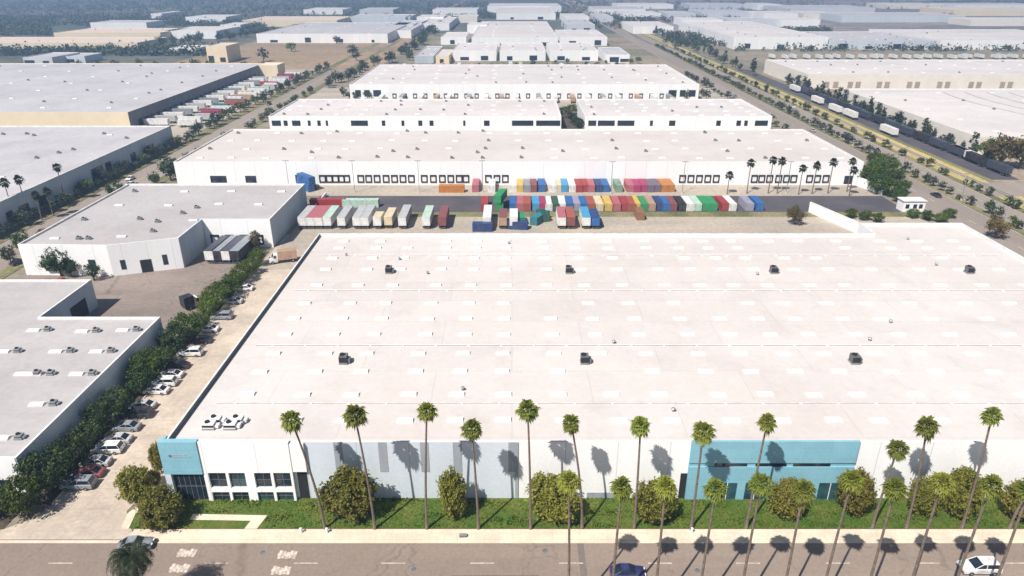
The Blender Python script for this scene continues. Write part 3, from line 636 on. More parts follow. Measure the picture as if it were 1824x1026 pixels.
def tree_proto(name, lm, seed, rad, trunk_h, n_cl=60, n_leaf=34, size=.22, cr=.75, cat='tree', tr=.2, shell=.5):
    """crown radius `rad` (x, y, half height) with its bottom at trunk_h"""
    r_ = random.Random(seed); t = thing(name, '', cat)
    b = MB(); top = trunk_h + rad[2]
    b.tube([(0, 0, 0), (.05, .03, trunk_h * .6), (0.02, 0, trunk_h + .2), (0.05, 0, top)], [tr * 1.2, tr, tr * .85, tr * .25], 7)
    for k in range(6):
        a = k * 1.05 + r_.uniform(-.3, .3); e = (rad[0] * .65 * math.cos(a), rad[1] * .65 * math.sin(a), trunk_h + rad[2] * r_.uniform(.7, 1.4))
        b.tube([(0, 0, trunk_h * .85), (e[0] * .45, e[1] * .45, trunk_h + rad[2] * .4), e], [tr * .55, tr * .35, tr * .12], 5)
    b.build('trunk', M['bark'], t)
    c = MB(); clump_crown(c, n_cl, n_leaf, size, r_, rad, trunk_h, shell, cr); c.build('crown', M[lm], t)
    return Proto(t)
def fan_palm(name, seed, H, bend, lm='palm', R_=1.5, k=46, small=False):
    r_ = random.Random(seed); t = thing(name, '', 'palm')
    n = 7; path = [(bend * (i / n) ** 1.6, bend * .15 * (i / n), H * i / n) for i in range(n + 1)]
    MB().tube(path, [.26] + [.19 - .07 * i / n for i in range(1, n + 1)], 7).build('trunk', M['palm_bark'], t)
    top = Vector(path[-1]); c = MB()
    for i in range(k):
        el = R(-70 + 158 * ((i + .5) / k) ** .85); az = i * 2.399 + r_.uniform(-.2, .2)
        dr = Vector((math.cos(el) * math.cos(az), math.cos(el) * math.sin(az), math.sin(el)))
        side = Vector((-math.sin(az), math.cos(az), 0)); up = dr.cross(side) * -1
        if up.z < 0: up = -up
        L0 = R_ * r_.uniform(.34, .68); hub = top + dr * L0; w0 = .03
        c.face([top - side * w0, top + side * w0, hub + side * w0, hub - side * w0])
        nl = 5 if small else 9
        for j in range(nl):
            a0 = R(-100 + 200 * (j + .5) / nl); ln = R_ * r_.uniform(.45, .78) * (1 - .25 * abs(a0) / 1.9)
            u = dr * math.cos(a0) + side * math.sin(a0); p = side * math.cos(a0) - dr * math.sin(a0); wd = ln * (.125 if not small else .3)
            tip = hub + u * ln - Vector((0, 0, .3 * ln)); mid = hub + u * ln * .55 + up * .05
            c.face([hub, mid + p * wd * 1.25, tip, mid - p * wd * 1.25])
    c.build('crown', M[lm], t)
    s = MB()
    for i in range(18):
        az = i * 2.399; dr = Vector((math.cos(az), math.sin(az), 0)); side = Vector((-math.sin(az), math.cos(az), 0)); ln = R_ * r_.uniform(.5, .75)
        a = top + dr * .12 - Vector((0, 0, .05)); e = top + dr * (.34 + r_.uniform(0, .12)) - Vector((0, 0, ln))
        s.face([a, a * .4 + e * .6 + side * .2, e, a * .4 + e * .6 - side * .2])
    s.build('dead_skirt', M['thatch'], t)
    return t
PALM_LABELS = {}
# front row of fan palms on the lawn strip: crown and base pixels
row1 = [(578, 945, 520, 745), (667, 946, 632, 738), (760, 946, 760, 733), (852, 946, 840, 763), (945, 946, 940, 730), (1037, 945, 1017, 750), (1130, 945, 1141, 758), (1232, 945, 1253, 768), (1330, 945, 1367, 752), (1555, 945, 1600, 800), (1616, 945, 1650, 758), (1715, 945, 1766, 738), (1800, 945, 1850, 850)]
for i, (bx, by, cx, cy) in enumerate(row1):
    X, Y = at(bx, by); Y += .35; z = zat(cy, Y); x2 = xat(cx, cy, Y)
    t = fan_palm('fan_palm', 100 + i, z - .2, x2 - X, R_=1.38 + .14 * math.sin(i * 2.1))
    t.location = (X, Y, .1); t['group'] = 'tall fan palms along the front lawn'
    t['label'] = '%s tall fan palm from the left in the row on the front lawn' % nth(i + 1) if i else 'leftmost tall fan palm on the front lawn, its trunk bent hard to the left'
    if i == 11: t['label'] = 'fan palm on the front lawn leaning right, twelfth from the left in its row'
# nearer row across the road, its bases below the picture
fx = [1015, 1092, 1171, 1250, 1325, 1402, 1472, 1552, 1627, 1706, 1778]
cyy = [858, 868, 868, 872, 862, 875, 856, 870, 862, 866, 872]
for i, (px, cy) in enumerate(zip(fx, cyy)):
    Y = 62.0; X = xat(px, 1026, Y); z = zat(cy, Y)
    t = fan_palm('fan_palm', 200 + i, z, (-.6 if i == 0 else .25 * math.sin(i * 2.3)), R_=1.28, lm='palm')
    t.location = (X, Y, 0); t['group'] = 'fan palms on the near side of the road'
    t['label'] = ('leftmost palm' if i == 0 else '%s palm from the left' % nth(i + 1)) + ' in the nearest row, its thin trunk crossing the road'
# dark feather palm by the driveway mouth
def feather_palm(H, L, k, seed):
    r_ = random.Random(seed); t = thing('date_palm', '', 'palm')
    MB().tube([(0, 0, 0), (.05, 0, H * .5), (0, 0, H)], [.42, .33, .36], 9).build('trunk', M['palm_bark'], t)
    c = MB()
    for i in range(k):
        az = i * 2.399; e0 = R(-25 + 95 * ((i + .5) / k)); LL = L * r_.uniform(.85, 1.1); p = Vector((0, 0, H)); el = e0
        side = Vector((-math.sin(az), math.cos(az), 0)); n = 9; prev = p
        for j in range(n):
            dr = Vector((math.cos(el) * math.cos(az), math.cos(el) * math.sin(az), math.sin(el))); q = prev + dr * (LL / n); el -= R(9 + 2.5 * j * .8)
            wl = .62 * math.sin(math.pi * (j + .8) / (n + .6)) + .08
            c.face([prev - side * .03, prev + side * .03, q + side * .03, q - side * .03])
            for s in (-1, 1):
                for h in (0, .5):
                    m_ = prev.lerp(q, h); e = m_ + side * s * wl + dr * .25 - Vector((0, 0, .16))
                    c.face([m_, m_ + dr * .13, e])
            prev = q
    c.build('crown', M['palm_dark'], t); return t
X, Y = xat(235, 1000, 62.5), 62.5
t = feather_palm(zat(995, 62.5) + .2, 3.6, 60, 5); t.location = (X, Y, 0)
t['label'] = 'dark feathery date palm at the bottom edge, near the driveway mouth'
# rounded trees and bushes on the lawn (x, base y, width px, top y, leaf)
olive = [tree_proto('ficus_tree', 'olive', 300 + k, (3.7, 3.6, 3.4), .45, 190, 46, .25, .75, 'tree', .26, .35) for k in range(3)]
bush_list = [(625, 924, 96, 826, 'big round olive tree on the lawn between the second and third palms'),
 (808, 922, 52, 828, 'narrow olive-brown tree on the lawn by the grey cladding'),
 (985, 924, 100, 840, 'wide round olive tree on the lawn where grey wall turns white'),
 (1162, 924, 84, 850, 'squat round olive tree on the lawn near the dark recess'),
 (288, 934, 90, 868, 'low wide olive tree at the corner of driveway and road'),
 (246, 890, 62, 834, 'upright olive tree at the driveway edge left of the cyan corner'),
 (288, 842, 30, 790, 'small bush at the foot of the cyan corner wall'),
 (272, 866, 34, 840, 'low dark shrub between driveway trees and the glazed corner'),
 (1398, 915, 70, 850, 'round tree in front of the long cyan wall'),
 (1515, 915, 60, 832, 'olive tree at the right end of the cyan wall'),
 (1638, 915, 56, 846, 'small olive tree on the lawn right of the cyan wall'),
 (1704, 920, 66, 830, 'tall bronze-olive tree before the white wall at right'),
 (1815, 922, 76, 856, 'yellow-green tree at the right edge of the lawn')]
for i, (px, by, wpx, ty, lb) in enumerate(bush_list):
    X, Y = at(px, by); Y = max(Y, 78.2); rw = wpx / 2 * math.hypot(Y, CAM_H) / FPX * .95; hh = max(1.6, zat(ty, Y + rw * .3))
    if by < 900: Y = at(px, by)[1]; hh = zat(ty, Y)
    olive[i % 3].put((X, Y, .1), i * 1.3, (rw / 3.9, min(rw, 3.0) / 3.9, hh / 7.6), lb, 'round trees on the front lawn')
# tree row between the driveway and the low warehouse
gr = [tree_proto('hedge_tree', 'green', 320 + k, (3.0, 3.0, 2.5), 1.1, 80, 34, .24, .8, 'tree', .2) for k in range(2)]
dk = [tree_proto('hedge_tree', 'deep', 330 + k, (3.1, 3.1, 2.9), 1.0, 80, 34, .24, .85, 'tree', .2) for k in range(2)]
n = 19
for i in range(n):
    Y = 79.5 + i * (175.5 - 79.5) / (n - 1) + rnd.uniform(-.6, .6); X = -70.2 + 1.5 * i / n + rnd.uniform(-.4, .4); s = rnd.uniform(.66, 1.12)
    lab = '%s tree from the road in the dense row beside the driveway' % nth(i + 1)
    g = (gr if (i > 9 or i in (0, 7)) else dk)[i % 2]; g.put((X, Y, .05), i * 2.1, (s * .95, s * .98, s * rnd.uniform(.78, 1.08)), lab, 'trees between driveway and low warehouse')
X, Y = at(20, 915); dk[0].put((X - 1.5, Y, .06), 1, (.9, .8, .7), 'dark shrub at the bottom left corner by the sidewalk', 'shrubs at the low warehouse front')
dk[1].put((X - 8, Y + 1, .06), 1, (.9, .8, .75), 'dark shrub at the left edge in front of the low warehouse', 'shrubs at the low warehouse front')
# trees at the stepped warehouse
mid_deep = tree_proto('courtyard_tree', 'deep', 341, (2.3, 2.3, 2.6), 1.4, 55, 26, .24, .7)
for px, py, sc, lb in ((110, 492, 1.25, 'tall dark tree before the white stepped front'), (128, 494, .8, 'slim dark tree right of the tallest one before the stepped front'), (168, 500, .75, 'dark round shrub before the windows of the stepped front'), (92, 488, .9, 'dark tree left of the tallest one before the stepped front'),
                       (45, 452, 1.0, 'dark tree at the left corner of the stepped warehouse'), (20, 470, .8, 'dark shrub left of the stepped warehouse near the left edge'), (210, 360, 1.15, 'round dark tree by the left street beside the stepped warehouse'), (305, 322, 1.5, 'broad dark tree at the left end of the dock-door warehouse'), (322, 322, .9, 'small dark tree against the left end of the dock-door warehouse')):
    X, Y = at(px, py); mid_deep.put((X, Y, .06), px, sc, lb, 'dark trees round the stepped warehouse')
cyp = tree_proto('cypress', 'bronze', 342, (1.1, 1.1, 3.2), .4, 40, 26, .2, .5)
X, Y = at(458, 448); cyp.put((X, Y, .06), 0, (1.2, 1.2, .95), 'brown pointed cypress beside the stepped warehouse docks')
# clump of trees at the right end of the dock-door warehouse
for i, (px, py, sc) in enumerate(((1545, 330, 1.3), (1562, 345, 1.2), (1585, 350, 1.0), (1572, 318, 1.5), (1555, 305, 1.2), (1590, 330, 1.1), (1608, 345, .8), (1600, 360, .7))):
    X, Y = at(px, py); gr[i % 2].put((X, Y, 0), px, (sc, sc, sc), '%s tree in the green clump at the right end of the dock-door warehouse' % nth(i + 1), 'green clump by the right street')
for i, px in enumerate((1515, 1540, 1562, 1625, 1650, 1675, 1690)):
    X, Y = at(px, 388 + (i % 3) * 4); gr[i % 2].put((X, Y, 0), px, (.75, .6, .5), '%s low shrub in the strip behind the roof step at right' % nth(i + 1), 'shrubs behind the roof step')
X, Y = at(1415, 400); bz = tree_proto('bronze_tree', 'bronze', 343, (2.4, 2.4, 2.0), 1.2, 50, 26, .25, .75); bz.put((X, Y, .07), 0, 1.1, 'bronze-leaved tree in the yard beside the white screen wall')
for px, py, sc, lb in ((1772, 424, 1.2, 'bronze bush at the right street below the roof corner'), (1780, 300, 2.6, 'broad yellow-green and bronze tree at the right edge past the railway'), (1815, 300, 2.4, 'reddish tree at the right edge, furthest right past the railway'), (1760, 290, 1.6, 'dark olive tree past the railway by a white trailer')):
    X, Y = at(px, py); (bz if 'dark' not in lb else gr[0]).put((X, Y, 0), px, sc, lb, 'trees right of the street')
# small palms along the yards
def small_palms(lst, seed, lab, grp):
    for i, (cx, cy, by) in enumerate(lst):
        X, Y = at(cx, by); z = zat(cy, Y)
        t = fan_palm('fan_palm', seed + i, z, .1, R_=1.5, k=26, small=True, lm='palm_dark'); t.location = (X, Y, 0); t['label'] = lab % nth(i + 1); t['group'] = grp
small_palms([(1295, 312, 346), (1330, 290, 345), (1368, 285, 345), (1384, 287, 345), (1422, 300, 347), (1446, 295, 346), (1474, 289, 345), (1508, 288, 342), (1512, 303, 350)], 400, '%s small palm from the left before the right half of the dock-door wall', 'small palms by the dock-door warehouse')
small_palms([(28, 325, 395), (52, 320, 388), (95, 342, 385), (117, 298, 360), (75, 348, 392)], 420, '%s small palm along the shaded wall of the long left warehouse', 'small palms on the left street')

# ------------------------------------------------------------------ distant trees (single meshes, too small to show parts)
def far_tree_mesh(seed, rad, base, n_cl, n_leaf, size, cr, lm='far_leaf'):
    r_ = random.Random(seed); b = MB(); b.tube([(0, 0, 0), (0, 0, base + rad[2])], [.22, .1], 5, 1)
    clump_crown(b, n_cl, n_leaf, size, r_, rad, base, .3, cr); 
    return b.mesh('far_tree', [M[lm], M['bark']])
FT = [far_tree_mesh(500 + k, (2.0, 2.0, 1.9), 1.2, 22, 16, .36, .8, ('far_leaf', 'deep', 'green', 'far_leaf')[k]) for k in range(4)]
FC = [far_tree_mesh(510 + k, (1.1, 1.1, 3.8), .8, 26, 14, .36, .6, 'far_leaf') for k in range(2)]
def row(name, label, group, pts, meshes, smin, smax, cat='tree'):
    for i, (x, y) in enumerate(pts):
        o = link(name, meshes[rnd.randrange(len(meshes))], None, (x, y, 0), rnd.uniform(0, 6)); s = rnd.uniform(smin, smax); o.scale = (s, s, s * rnd.uniform(.78, 1.08))
        tag(o, label % nth(i + 1), cat, group)
def line(x0, x1, y0, y1, n, jx=.6, jy=2):
    return [(x0 + (x1 - x0) * i / (n - 1) + rnd.uniform(-jx, jx), y0 + (y1 - y0) * (i / (n - 1)) + rnd.uniform(-jy, jy)) for i in range(n)]
row('street_tree', '%s tree from the near end of the planted median in the right street', 'median trees on the right street', line(155.8, 155.8, 178, 800, 100), FT, .5, .95)
row('street_tree', '%s tree from the near end of the railway-side verge on the right', 'verge trees on the right street', line(169.5, 169.5, 205, 760, 84, .9, 4), FT, .4, .9)
row('street_tree', '%s tree from the near end of the kerb beside the white warehouses, right street', 'kerb trees on the right street', line(135.5, 134, 262, 560, 34, 1.2, 3), FT, .6, 1.1)
row('conifer', '%s dark conifer from the near end between railway lot and pale ribbed warehouse', 'conifers by the railway lot', line(197.3, 197, 288, 520, 64, 1.8, 4), FC + [FT[0]], .7, 1.3)
row('conifer', '%s dark conifer further up the railway beside the white warehouses', 'far conifers by the railway', line(189, 186, 570, 1150, 44, 5, 10), FC + FT, 1.0, 1.7)
row('street_tree', '%s tree from the near end along the wall of the long left warehouse', 'trees along the left street wall', line(-152.6, -152.4, 196, 330, 30, .9, 2), FT, .55, 1.15)
row('street_tree', '%s tree from the near end on the inner kerb of the left street', 'trees on the left street kerb', line(-133.2, -133, 182, 480, 36, .8, 4), FT, .5, 1.1)
row('street_tree', '%s tree from the near end beside the truck yard on the left street', 'trees along the left truck yard', line(-154, -153, 338, 600, 34, 1.6, 4), FT, .7, 1.4)
row('street_tree', '%s tree up the left street beyond the truck yard', 'far trees up the left street', line(-128, -118, 500, 640, 16, 5, 8), FT, .9, 1.7)
row('dark_tree', '%s tree in the belt between the brown field and the central cluster', 'belt left of the central cluster', line(-100, -110, 640, 1250, 46, 8, 12), FT, 1.2, 2.2)
row('dark_tree', '%s tree behind the wide upper left warehouse', 'trees behind the wide left warehouse', line(-470, -205, 585, 592, 30, 6, 8), FT, 1.0, 2.0)
row('dark_tree', '%s tree in the belt left of the pale warehouse beyond the field', 'belt behind the peach warehouse', line(-420, -300, 690, 1000, 40, 14, 10), FT, 1.2, 2.2)
row('dark_tree', '%s tree in front of the central cluster of roofs', 'trees before the central cluster', line(-95, 110, 588, 640, 24, 4, 20), FT, .5, 1.2)
row('shrub', '%s dark shrub in the alley between the two twin warehouses', 'shrubs in the twin warehouse alley', [(30 + rnd.uniform(-4, 4), 345 + i * 7) for i in range(8)], FT, .7, 1.4, 'shrub')
row('dark_tree', '%s lone tree standing on the brown field', 'lone trees on the brown field', [at(635, 108), at(628, 100), at(600, 78), at(520, 92), at(470, 110)], FT, 1.3, 2.4)
row('dark_tree', '%s tree beside the wings of the broad fourth warehouse', 'trees by the fourth warehouse', [at(x, y) for x, y in ((612, 172), (622, 176), (634, 178), (645, 174), (655, 178), (1195, 178), (1210, 176), (1222, 178), (1236, 176), (1250, 172), (1258, 178))], FT, .9, 1.5)
# woods far off: one mass each
def wood(name, label, boxes, n, lm='far_leaf'):
    b = MB(); r_ = random.Random(n)
    for k in range(n):
        x0, x1, y0, y1 = boxes[r_.randrange(len(boxes))]; py = r_.uniform(y0, y1); px = r_.uniform(x0, x1); X, Y = at(px, py)
        s = r_.uniform(2.5, 5.5)
        for j in range(14):
            q = Vector((r_.gauss(0, .5), r_.gauss(0, .5), abs(r_.gauss(.5, .4)))) * s; o = Vector((X, Y, .5)) + q; a = Vector((r_.gauss(0, 1), r_.gauss(0, 1), r_.gauss(0, 1))).normalized(); c = a.orthogonal().normalized(); e = s * .3
            b.face([o - a * e, o + c * e * .7, o + a * e, o - c * e * .7])
    return tag(struct(b.build(name, M[lm]), 'stuff'), label, 'woodland')
wood('woodland', 'dark hazy mass of trees across the far upper left', [(-40, 760, 1, 34), (-40, 430, 30, 48), (-40, 90, 40, 64), (400, 470, 40, 60), (-40, 400, 88, 100), (-40, 760, 1, 20)], 5200)
wood('woodland', 'hazy tree belts between the far roofs at the upper right', [(1380, 1480, 54, 66), (1100, 1460, 2, 34), (1590, 1700, 30, 38), (1180, 1330, 60, 84), (1480, 1860, 70, 76), (1100, 1260, 28, 40), (1660, 1860, 3, 10), (1310, 1860, 82, 92), (1000, 1860, 1, 20)], 2300)
wood('woodland', 'hazy trees round the faint roofs at the top centre', [(760, 870, 4, 34), (1000, 1110, 3, 52), (860, 1010, 26, 34)], 900)

# ------------------------------------------------------------------ vehicles, containers
PC = {}
def paint(name, c, rough=0.45):
    if name not in PC: PC[name] = mat('paint_' + name.replace(' ', '_'), c, rough, tuple(x * .72 + .04 for x in c), .7, .12, 3, .4, stain=(.9, .68))
    return PC[name]
COL = {'white': (.80, .79, .77), 'cream': (.72, .60, .40), 'yellow': (.66, .46, .10), 'dusty red': (.24, .07, .065), 'blue': (.02, .13, .38), 'sky blue': (.06, .33, .58), 'red': (.36, .035, .035), 'pink': (.46, .13, .15), 'navy': (.02, .05, .17),
       'sage green': (.22, .33, .24), 'magenta': (.40, .03, .12), 'mauve': (.17, .12, .17), 'orange': (.52, .19, .03), 'green': (.02, .30, .10), 'dark green': (.015, .10, .06), 'tan': (.46, .30, .20), 'brick red': (.38, .09, .05), 'teal': (.02, .20, .24),
       'lavender': (.34, .33, .42), 'grey': (.28, .30, .33), 'silver': (.5, .5, .5), 'black': (.015, .015, .018), 'brown': (.28, .13, .06), 'pale green': (.50, .66, .55), 'dark blue': (.012, .02, .10), 'slate': (.045, .05, .075)}
for k, c in COL.items(): paint(k, c)
cont_mesh = {}
def container(label, color, x, y, z=0, L=9.1, group=None, rz=0.0, name='shipping_container'):
    key = (color, L)
    if key not in cont_mesh:
        b = MB(); n = int(L / .42); dx = L / n; W = 1.2; H = 2.6
        b.box(-W, W, 0.06, L - .06, .14, H - .03)                   # core
        for i in range(n):                                           # ribs on the long sides and the roof
            for s in (-1, 1):
                xa, xb = sorted((s * W, s * (W + .035))); b.box(xa, xb, i * dx + .1, i * dx + .1 + dx * .5, .2, H - .12)
            b.box(-W + .1, W - .1, i * dx + .1, i * dx + .1 + dx * .5, H - .03, H - .005)
        for s in (-1, 1):
            for yy in (0, L - .16):
                xa, xb = sorted((s * (W - .1), s * (W + .045))); b.box(xa, xb, yy, yy + .16, 0, H + .01)
            xa, xb = sorted((s * (W - .08), s * (W + .04))); b.box(xa, xb, .16, L - .16, 0, .15)
        b.box(-W + .1, W - .1, .02, .12, H - .14, H); b.box(-W + .1, W - .1, .02, .12, 0, .14)
        dr = MB()
        for s in (-1, 1):
            xa, xb = sorted((s * .01, s * 1.09)); dr.box(xa, xb, -.01, .055, .15, H - .15)
        lb = MB()
        for xx in (-.8, -.35, .35, .8): lb.tube([(xx, -.04, .2), (xx, -.04, H - .2)], [.03, .03], 5)
        cont_mesh[key] = (b.mesh('body', PC[color]), dr.mesh('door', PC[color]), lb.mesh('lock_rods', M['metal']))
    t = thing(name, label, 'container', (x, y, z), rz, group)
    m = cont_mesh[key]; link('body', m[0], t); dd = link('door', m[1], t); link('lock_rods', m[2], dd); return t
tr_mesh = {}
def wheel_mesh(r=.5, w=.3):
    k = ('wheel', r, w)
    if k not in tr_mesh:
        b = MB(); b.tube([(-w / 2, 0, 0), (-w * .4, 0, 0), (w * .4, 0, 0), (w / 2, 0, 0)], [r * .86, r, r, r * .86], 14, 0); b.tube([(-w / 2 - .01, 0, 0), (w / 2 + .01, 0, 0)], [r * .5, r * .5], 10, 1)
        tr_mesh[k] = b.mesh('wheel', [M['tyre'], M['metal']])
    return tr_mesh[k]
def trailer(label, color, x, y, L=12.2, rz=0.0, group=None, topc=None):
    key = (color, topc, L)
    if key not in tr_mesh:
        b = MB(); b.box(-1.25, 1.25, .05, L, 1.2, 3.85, 0)
        b.box(-1.27, 1.27, .02, L + .02, 3.85, 3.93, 1)
        for i in range(int(L / .6)):
            for s in (-1, 1):
                xa, xb = sorted((s * 1.25, s * 1.27)); b.box(xa, xb, .3 + i * .6, .34 + i * .6, 1.25, 3.8, 0)
        b.box(-.5, .5, .4, L - .4, .95, 1.19, 2)
        dr = MB().box(-1.2, -.02, -.01, .045, 1.25, 3.8).box(.02, 1.2, -.01, .045, 1.25, 3.8)
        lr = MB()
        for xx in (-.7, -.2, .2, .7): lr.tube([(xx, -.035, 1.3), (xx, -.035, 3.75)], [.025, .025], 5)
        bm = MB().box(-1.15, 1.15, .1, .2, .5, .62).box(-.8, -.7, .1, .2, .62, 1.19).box(.7, .8, .1, .2, .62, 1.19)
        lg = MB().box(-.9, -.76, L - 2.6, L - 2.46, .05, 1.19).box(.76, .9, L - 2.6, L - 2.46, .05, 1.19).box(-.76, .76, L - 2.56, L - 2.5, .5, .58)
        tr_mesh[key] = [('body', b.mesh('body', [PC[color], PC[topc or color], M['dark_metal']])), ('door', dr.mesh('door', PC['white'] if color in ('white', 'silver', 'pale green', 'grey') else PC[color])), ('rear_bumper', bm.mesh('rear_bumper', M['dark_metal'])), ('landing_gear', lg.mesh('landing_gear', M['dark_metal']))]
    t = thing('trailer', label, 'trailer', (x, y, .07), rz, group)
    for nm, me in tr_mesh[key]: link(nm, me, t)
    for yy in (1.5, 2.8):
        for s in (-1, 1): link('wheel', wheel_mesh(.5, .5), t, (s * .95, yy, .5))
    return t
# row of trailers along the back of the big roof
YA = 204.6
G = 'trailers parked behind the big roof'
TA = [(543, 'white', 'silver', 12.2), (557.5, 'white', 'pink', 12.2), (572, 'white', 'pink', 12.2), (587, 'white', 'pale green', 12.2), (612, 'silver', 'silver', 12.2), (639, 'white', 'silver', 12.2), (653, 'white', 'silver', 13), (675, 'white', 'cream', 6), (694, 'cream', 'cream', 9.5), (719, 'grey', 'silver', 13), (761, 'white', 'pale green', 12.2), (789, 'dusty red', 'dusty red', 12.2), (868, 'white', 'white', 12.8), (896, 'tan', 'dusty red', 9), (915, 'white', 'white', 9), (1000, 'white', 'pink', 11), (1016, 'dusty red', 'brick red', 11), (1043, 'white', 'sky blue', 11), (1059, 'blue', 'navy', 9)]
for i, (px, c, tc, L) in enumerate(TA):
    trailer('%s trailer with %s roof, %s from the left behind the big roof' % (c, tc, nth(i + 1)), c, at(px, 405)[0], YA + (0.5 if c == 'cream' else 0), L, 0, G, tc)
G = 'containers standing among the yard trailers'
for i, (px, py, c, L, rz) in enumerate([(929, 402, 'green', 6.1, .1), (950, 402, 'teal', 9.1, -.5), (973, 396, 'dark green', 6.1, .3), (1141, 393, 'brown', 6.1, 0), (940, 408, 'navy', 6.1, 1.45), (842, 411, 'navy', 6.1, -1.57)]):
    X, Y = at(px, py); container('%s container set askew among the trailers behind the big roof, %s of six' % (c, nth(i + 1)) if i < 3 else ('brown container alone on the empty right half of the yard' if i == 3 else ('navy container lying crosswise below the green ones' if i == 4 else 'navy container lying crosswise left of the white trailer')), c, X, Y, .07, L, G, rz)
# container row on the dark asphalt lane
RB = [(863, 'red'), (890, 'green'), (914, 'blue'), (926, 'pink'), (939, 'brick red'), (955, 'sky blue'), (967, 'magenta'), (978, 'white'), (989, 'dark green'), (1001, 'white'), (1015, 'blue'), (1027, 'lavender'), (1040, 'blue'), (1053, 'brick red'), (1068, 'cream'), (1084, 'yellow'), (1099, 'pink'), (1114, 'red'), (1125, 'brick red'), (1136, 'yellow'), (1147, 'green'), (1161, 'tan'), (1176, 'navy'), (1187, 'blue'), (1199, 'dusty red'), (1215, 'black'), (1229, 'white'), (1243, 'pale green'), (1258, 'green'), (1271, 'green'), (1292, 'red'), (1305, 'white'), (1336, 'lavender'), (1354, 'blue')]
for i, (px, c) in enumerate(RB):
    Yr = 222.6 + (rnd.uniform(0, .6)); container('%s container, %s from the left in the row on the dark lane' % (c, nth(i + 1)), c, at(px, 377)[0], Yr, .08, 9.1, 'containers on the dark lane', rnd.uniform(-.02, .02))
container('bright green container stacked on top of another at the left of the lane row', 'green', at(886, 377)[0], 222.9, 2.72, 9.1, 'containers on the dark lane', -.22)
RC = [(847, 'pink'), (876, 'white'), (914, 'white'), (926, 'yellow'), (939, 'grey'), (950, 'dusty red'), (965, 'blue'), (985, 'white'), (995, 'cream'), (1005, 'sky blue'), (1019, 'white'), (1031, 'red'), (1042, 'red'), (1053, 'pink'), (1067, 'navy'), (1079, 'blue'), (1102, 'sage green'), (1122, 'pink'), (1134, 'magenta'), (1147, 'magenta'), (1158, 'mauve'), (1170, 'mauve'), (1183, 'orange'), (1195, 'orange')]
for i, (px, c) in enumerate(RC):
    container('%s container, %s from the left in the row backed against the dock doors' % (c, nth(i + 1)), c, at(px, 342)[0], 244.6 + rnd.uniform(0, .5), .09, 9.1, 'containers backed to the dock doors', rnd.uniform(-.02, .02))
X, Y = at(556, 342); container('bright blue container parked skewed at the left end of the dock doors', 'blue', X, Y, .09, 9.1, None, .75); container('second bright blue container stacked on the skewed one', 'blue', X + .3, Y + .6, 2.71, 9.1, None, .75)
X, Y = at(805, 342); container('low orange-brown container lying along the dock-door wall', 'orange', X + 4.5, Y, .09, 9.1, None, R(90))
X, Y = at(646, 368); container('pale long container lying crosswise at the rear of the trailers', 'pale green', X + 5.6, Y, .09, 12.2, None, R(90))
X, Y = at(580, 372); container('dark red container lying crosswise behind the pink-roofed trailers', 'red', X + 6.5, Y + 3, .09, 12.2, None, R(90))
# trailers at the stepped warehouse docks
for i, px in enumerate((372, 386, 401, 418)):
    X, Y = at(px, 474 - i * 0); trailer('%s dark trailer from the left backed to the stepped warehouse docks' % nth(i + 1), 'black' if i % 2 else 'grey', X, 176.2, 12.2, R(-2), 'trailers at the stepped warehouse', 'grey' if i % 2 else 'slate')
# trailers and containers in the yards along the streets
cs = ['white', 'white', 'silver', 'magenta', 'dusty red', 'white', 'teal', 'brick red', 'mauve', 'white', 'tan', 'white', 'cream', 'white', 'pale green', 'silver', 'white', 'red']
for i in range(24):
    y = 362 + i * 8.2 + rnd.uniform(-1, 1); trailer('%s trailer, %s from the near end in the left truck yard' % (cs[i % len(cs)], nth(i + 1)), cs[i % len(cs)], -172 + rnd.uniform(-3, 5), y, 12.2 if i % 3 else 9, R(-90 + rnd.uniform(-9, 9)), 'trailers in the left truck yard')
for i in range(18):
    y = 364 + i * 9.5 + rnd.uniform(-1, 1); c = ['white', 'silver', 'white', 'grey'][i % 4]; trailer('%s trailer docked to the dark wall at left, %s from near end' % (c, nth(i + 1)), c, -176.5, y, 12.2, R(90), 'trailers docked at the dark side wall')
for i, (px, py) in enumerate(((1422, 166), (1463, 188), (1496, 204), (1523, 214), (1594, 245), (1730, 288))):
    X, Y = at(px, py); trailer('white trailer on the dark railway lot, %s from the far end' % nth(i + 1), 'white', X, Y, 13.5, 0, 'white trailers along the railway')
for i in range(16):
    trailer('dark trailer in the line on the railway lot, %s from the near end' % nth(i + 1), ('slate', 'black', 'slate')[i % 3], 192 + rnd.uniform(-.5, .5), 266 + i * 14.2, 12.2, 0, 'navy trailers on the railway lot')
for i in range(26):
    X = 240 + i * 10.2 + rnd.uniform(-2, 2); trailer('white trailer behind the wide right warehouse, %s from left' % nth(i + 1), 'white', X, at(912, 101, 3)[1] + rnd.uniform(0, 9), 12.2, 0, 'trailers behind the wide right warehouse')
for i in range(18):
    X = -78 + i * 10.3 + rnd.uniform(-2, 2); c = ('white', 'grey', 'white', 'tan')[i % 4]; trailer('%s trailer at the broad fourth warehouse, %s from the left' % (c, nth(i + 1)), c, X, 434 + rnd.uniform(0, 1), 12.2, 0, 'trailers at the fourth warehouse')
for i in range(18):
    X = -88 + i * 10.8 + rnd.uniform(-2, 2); c = ('white', 'cream', 'grey', 'tan')[i % 4]; trailer('%s trailer in the yard before the central cluster, %s from the left' % (c, nth(i + 1)), c, X, 590 + rnd.uniform(0, 22), 12.2, R(rnd.uniform(-8, 8)), 'trailers before the central cluster')
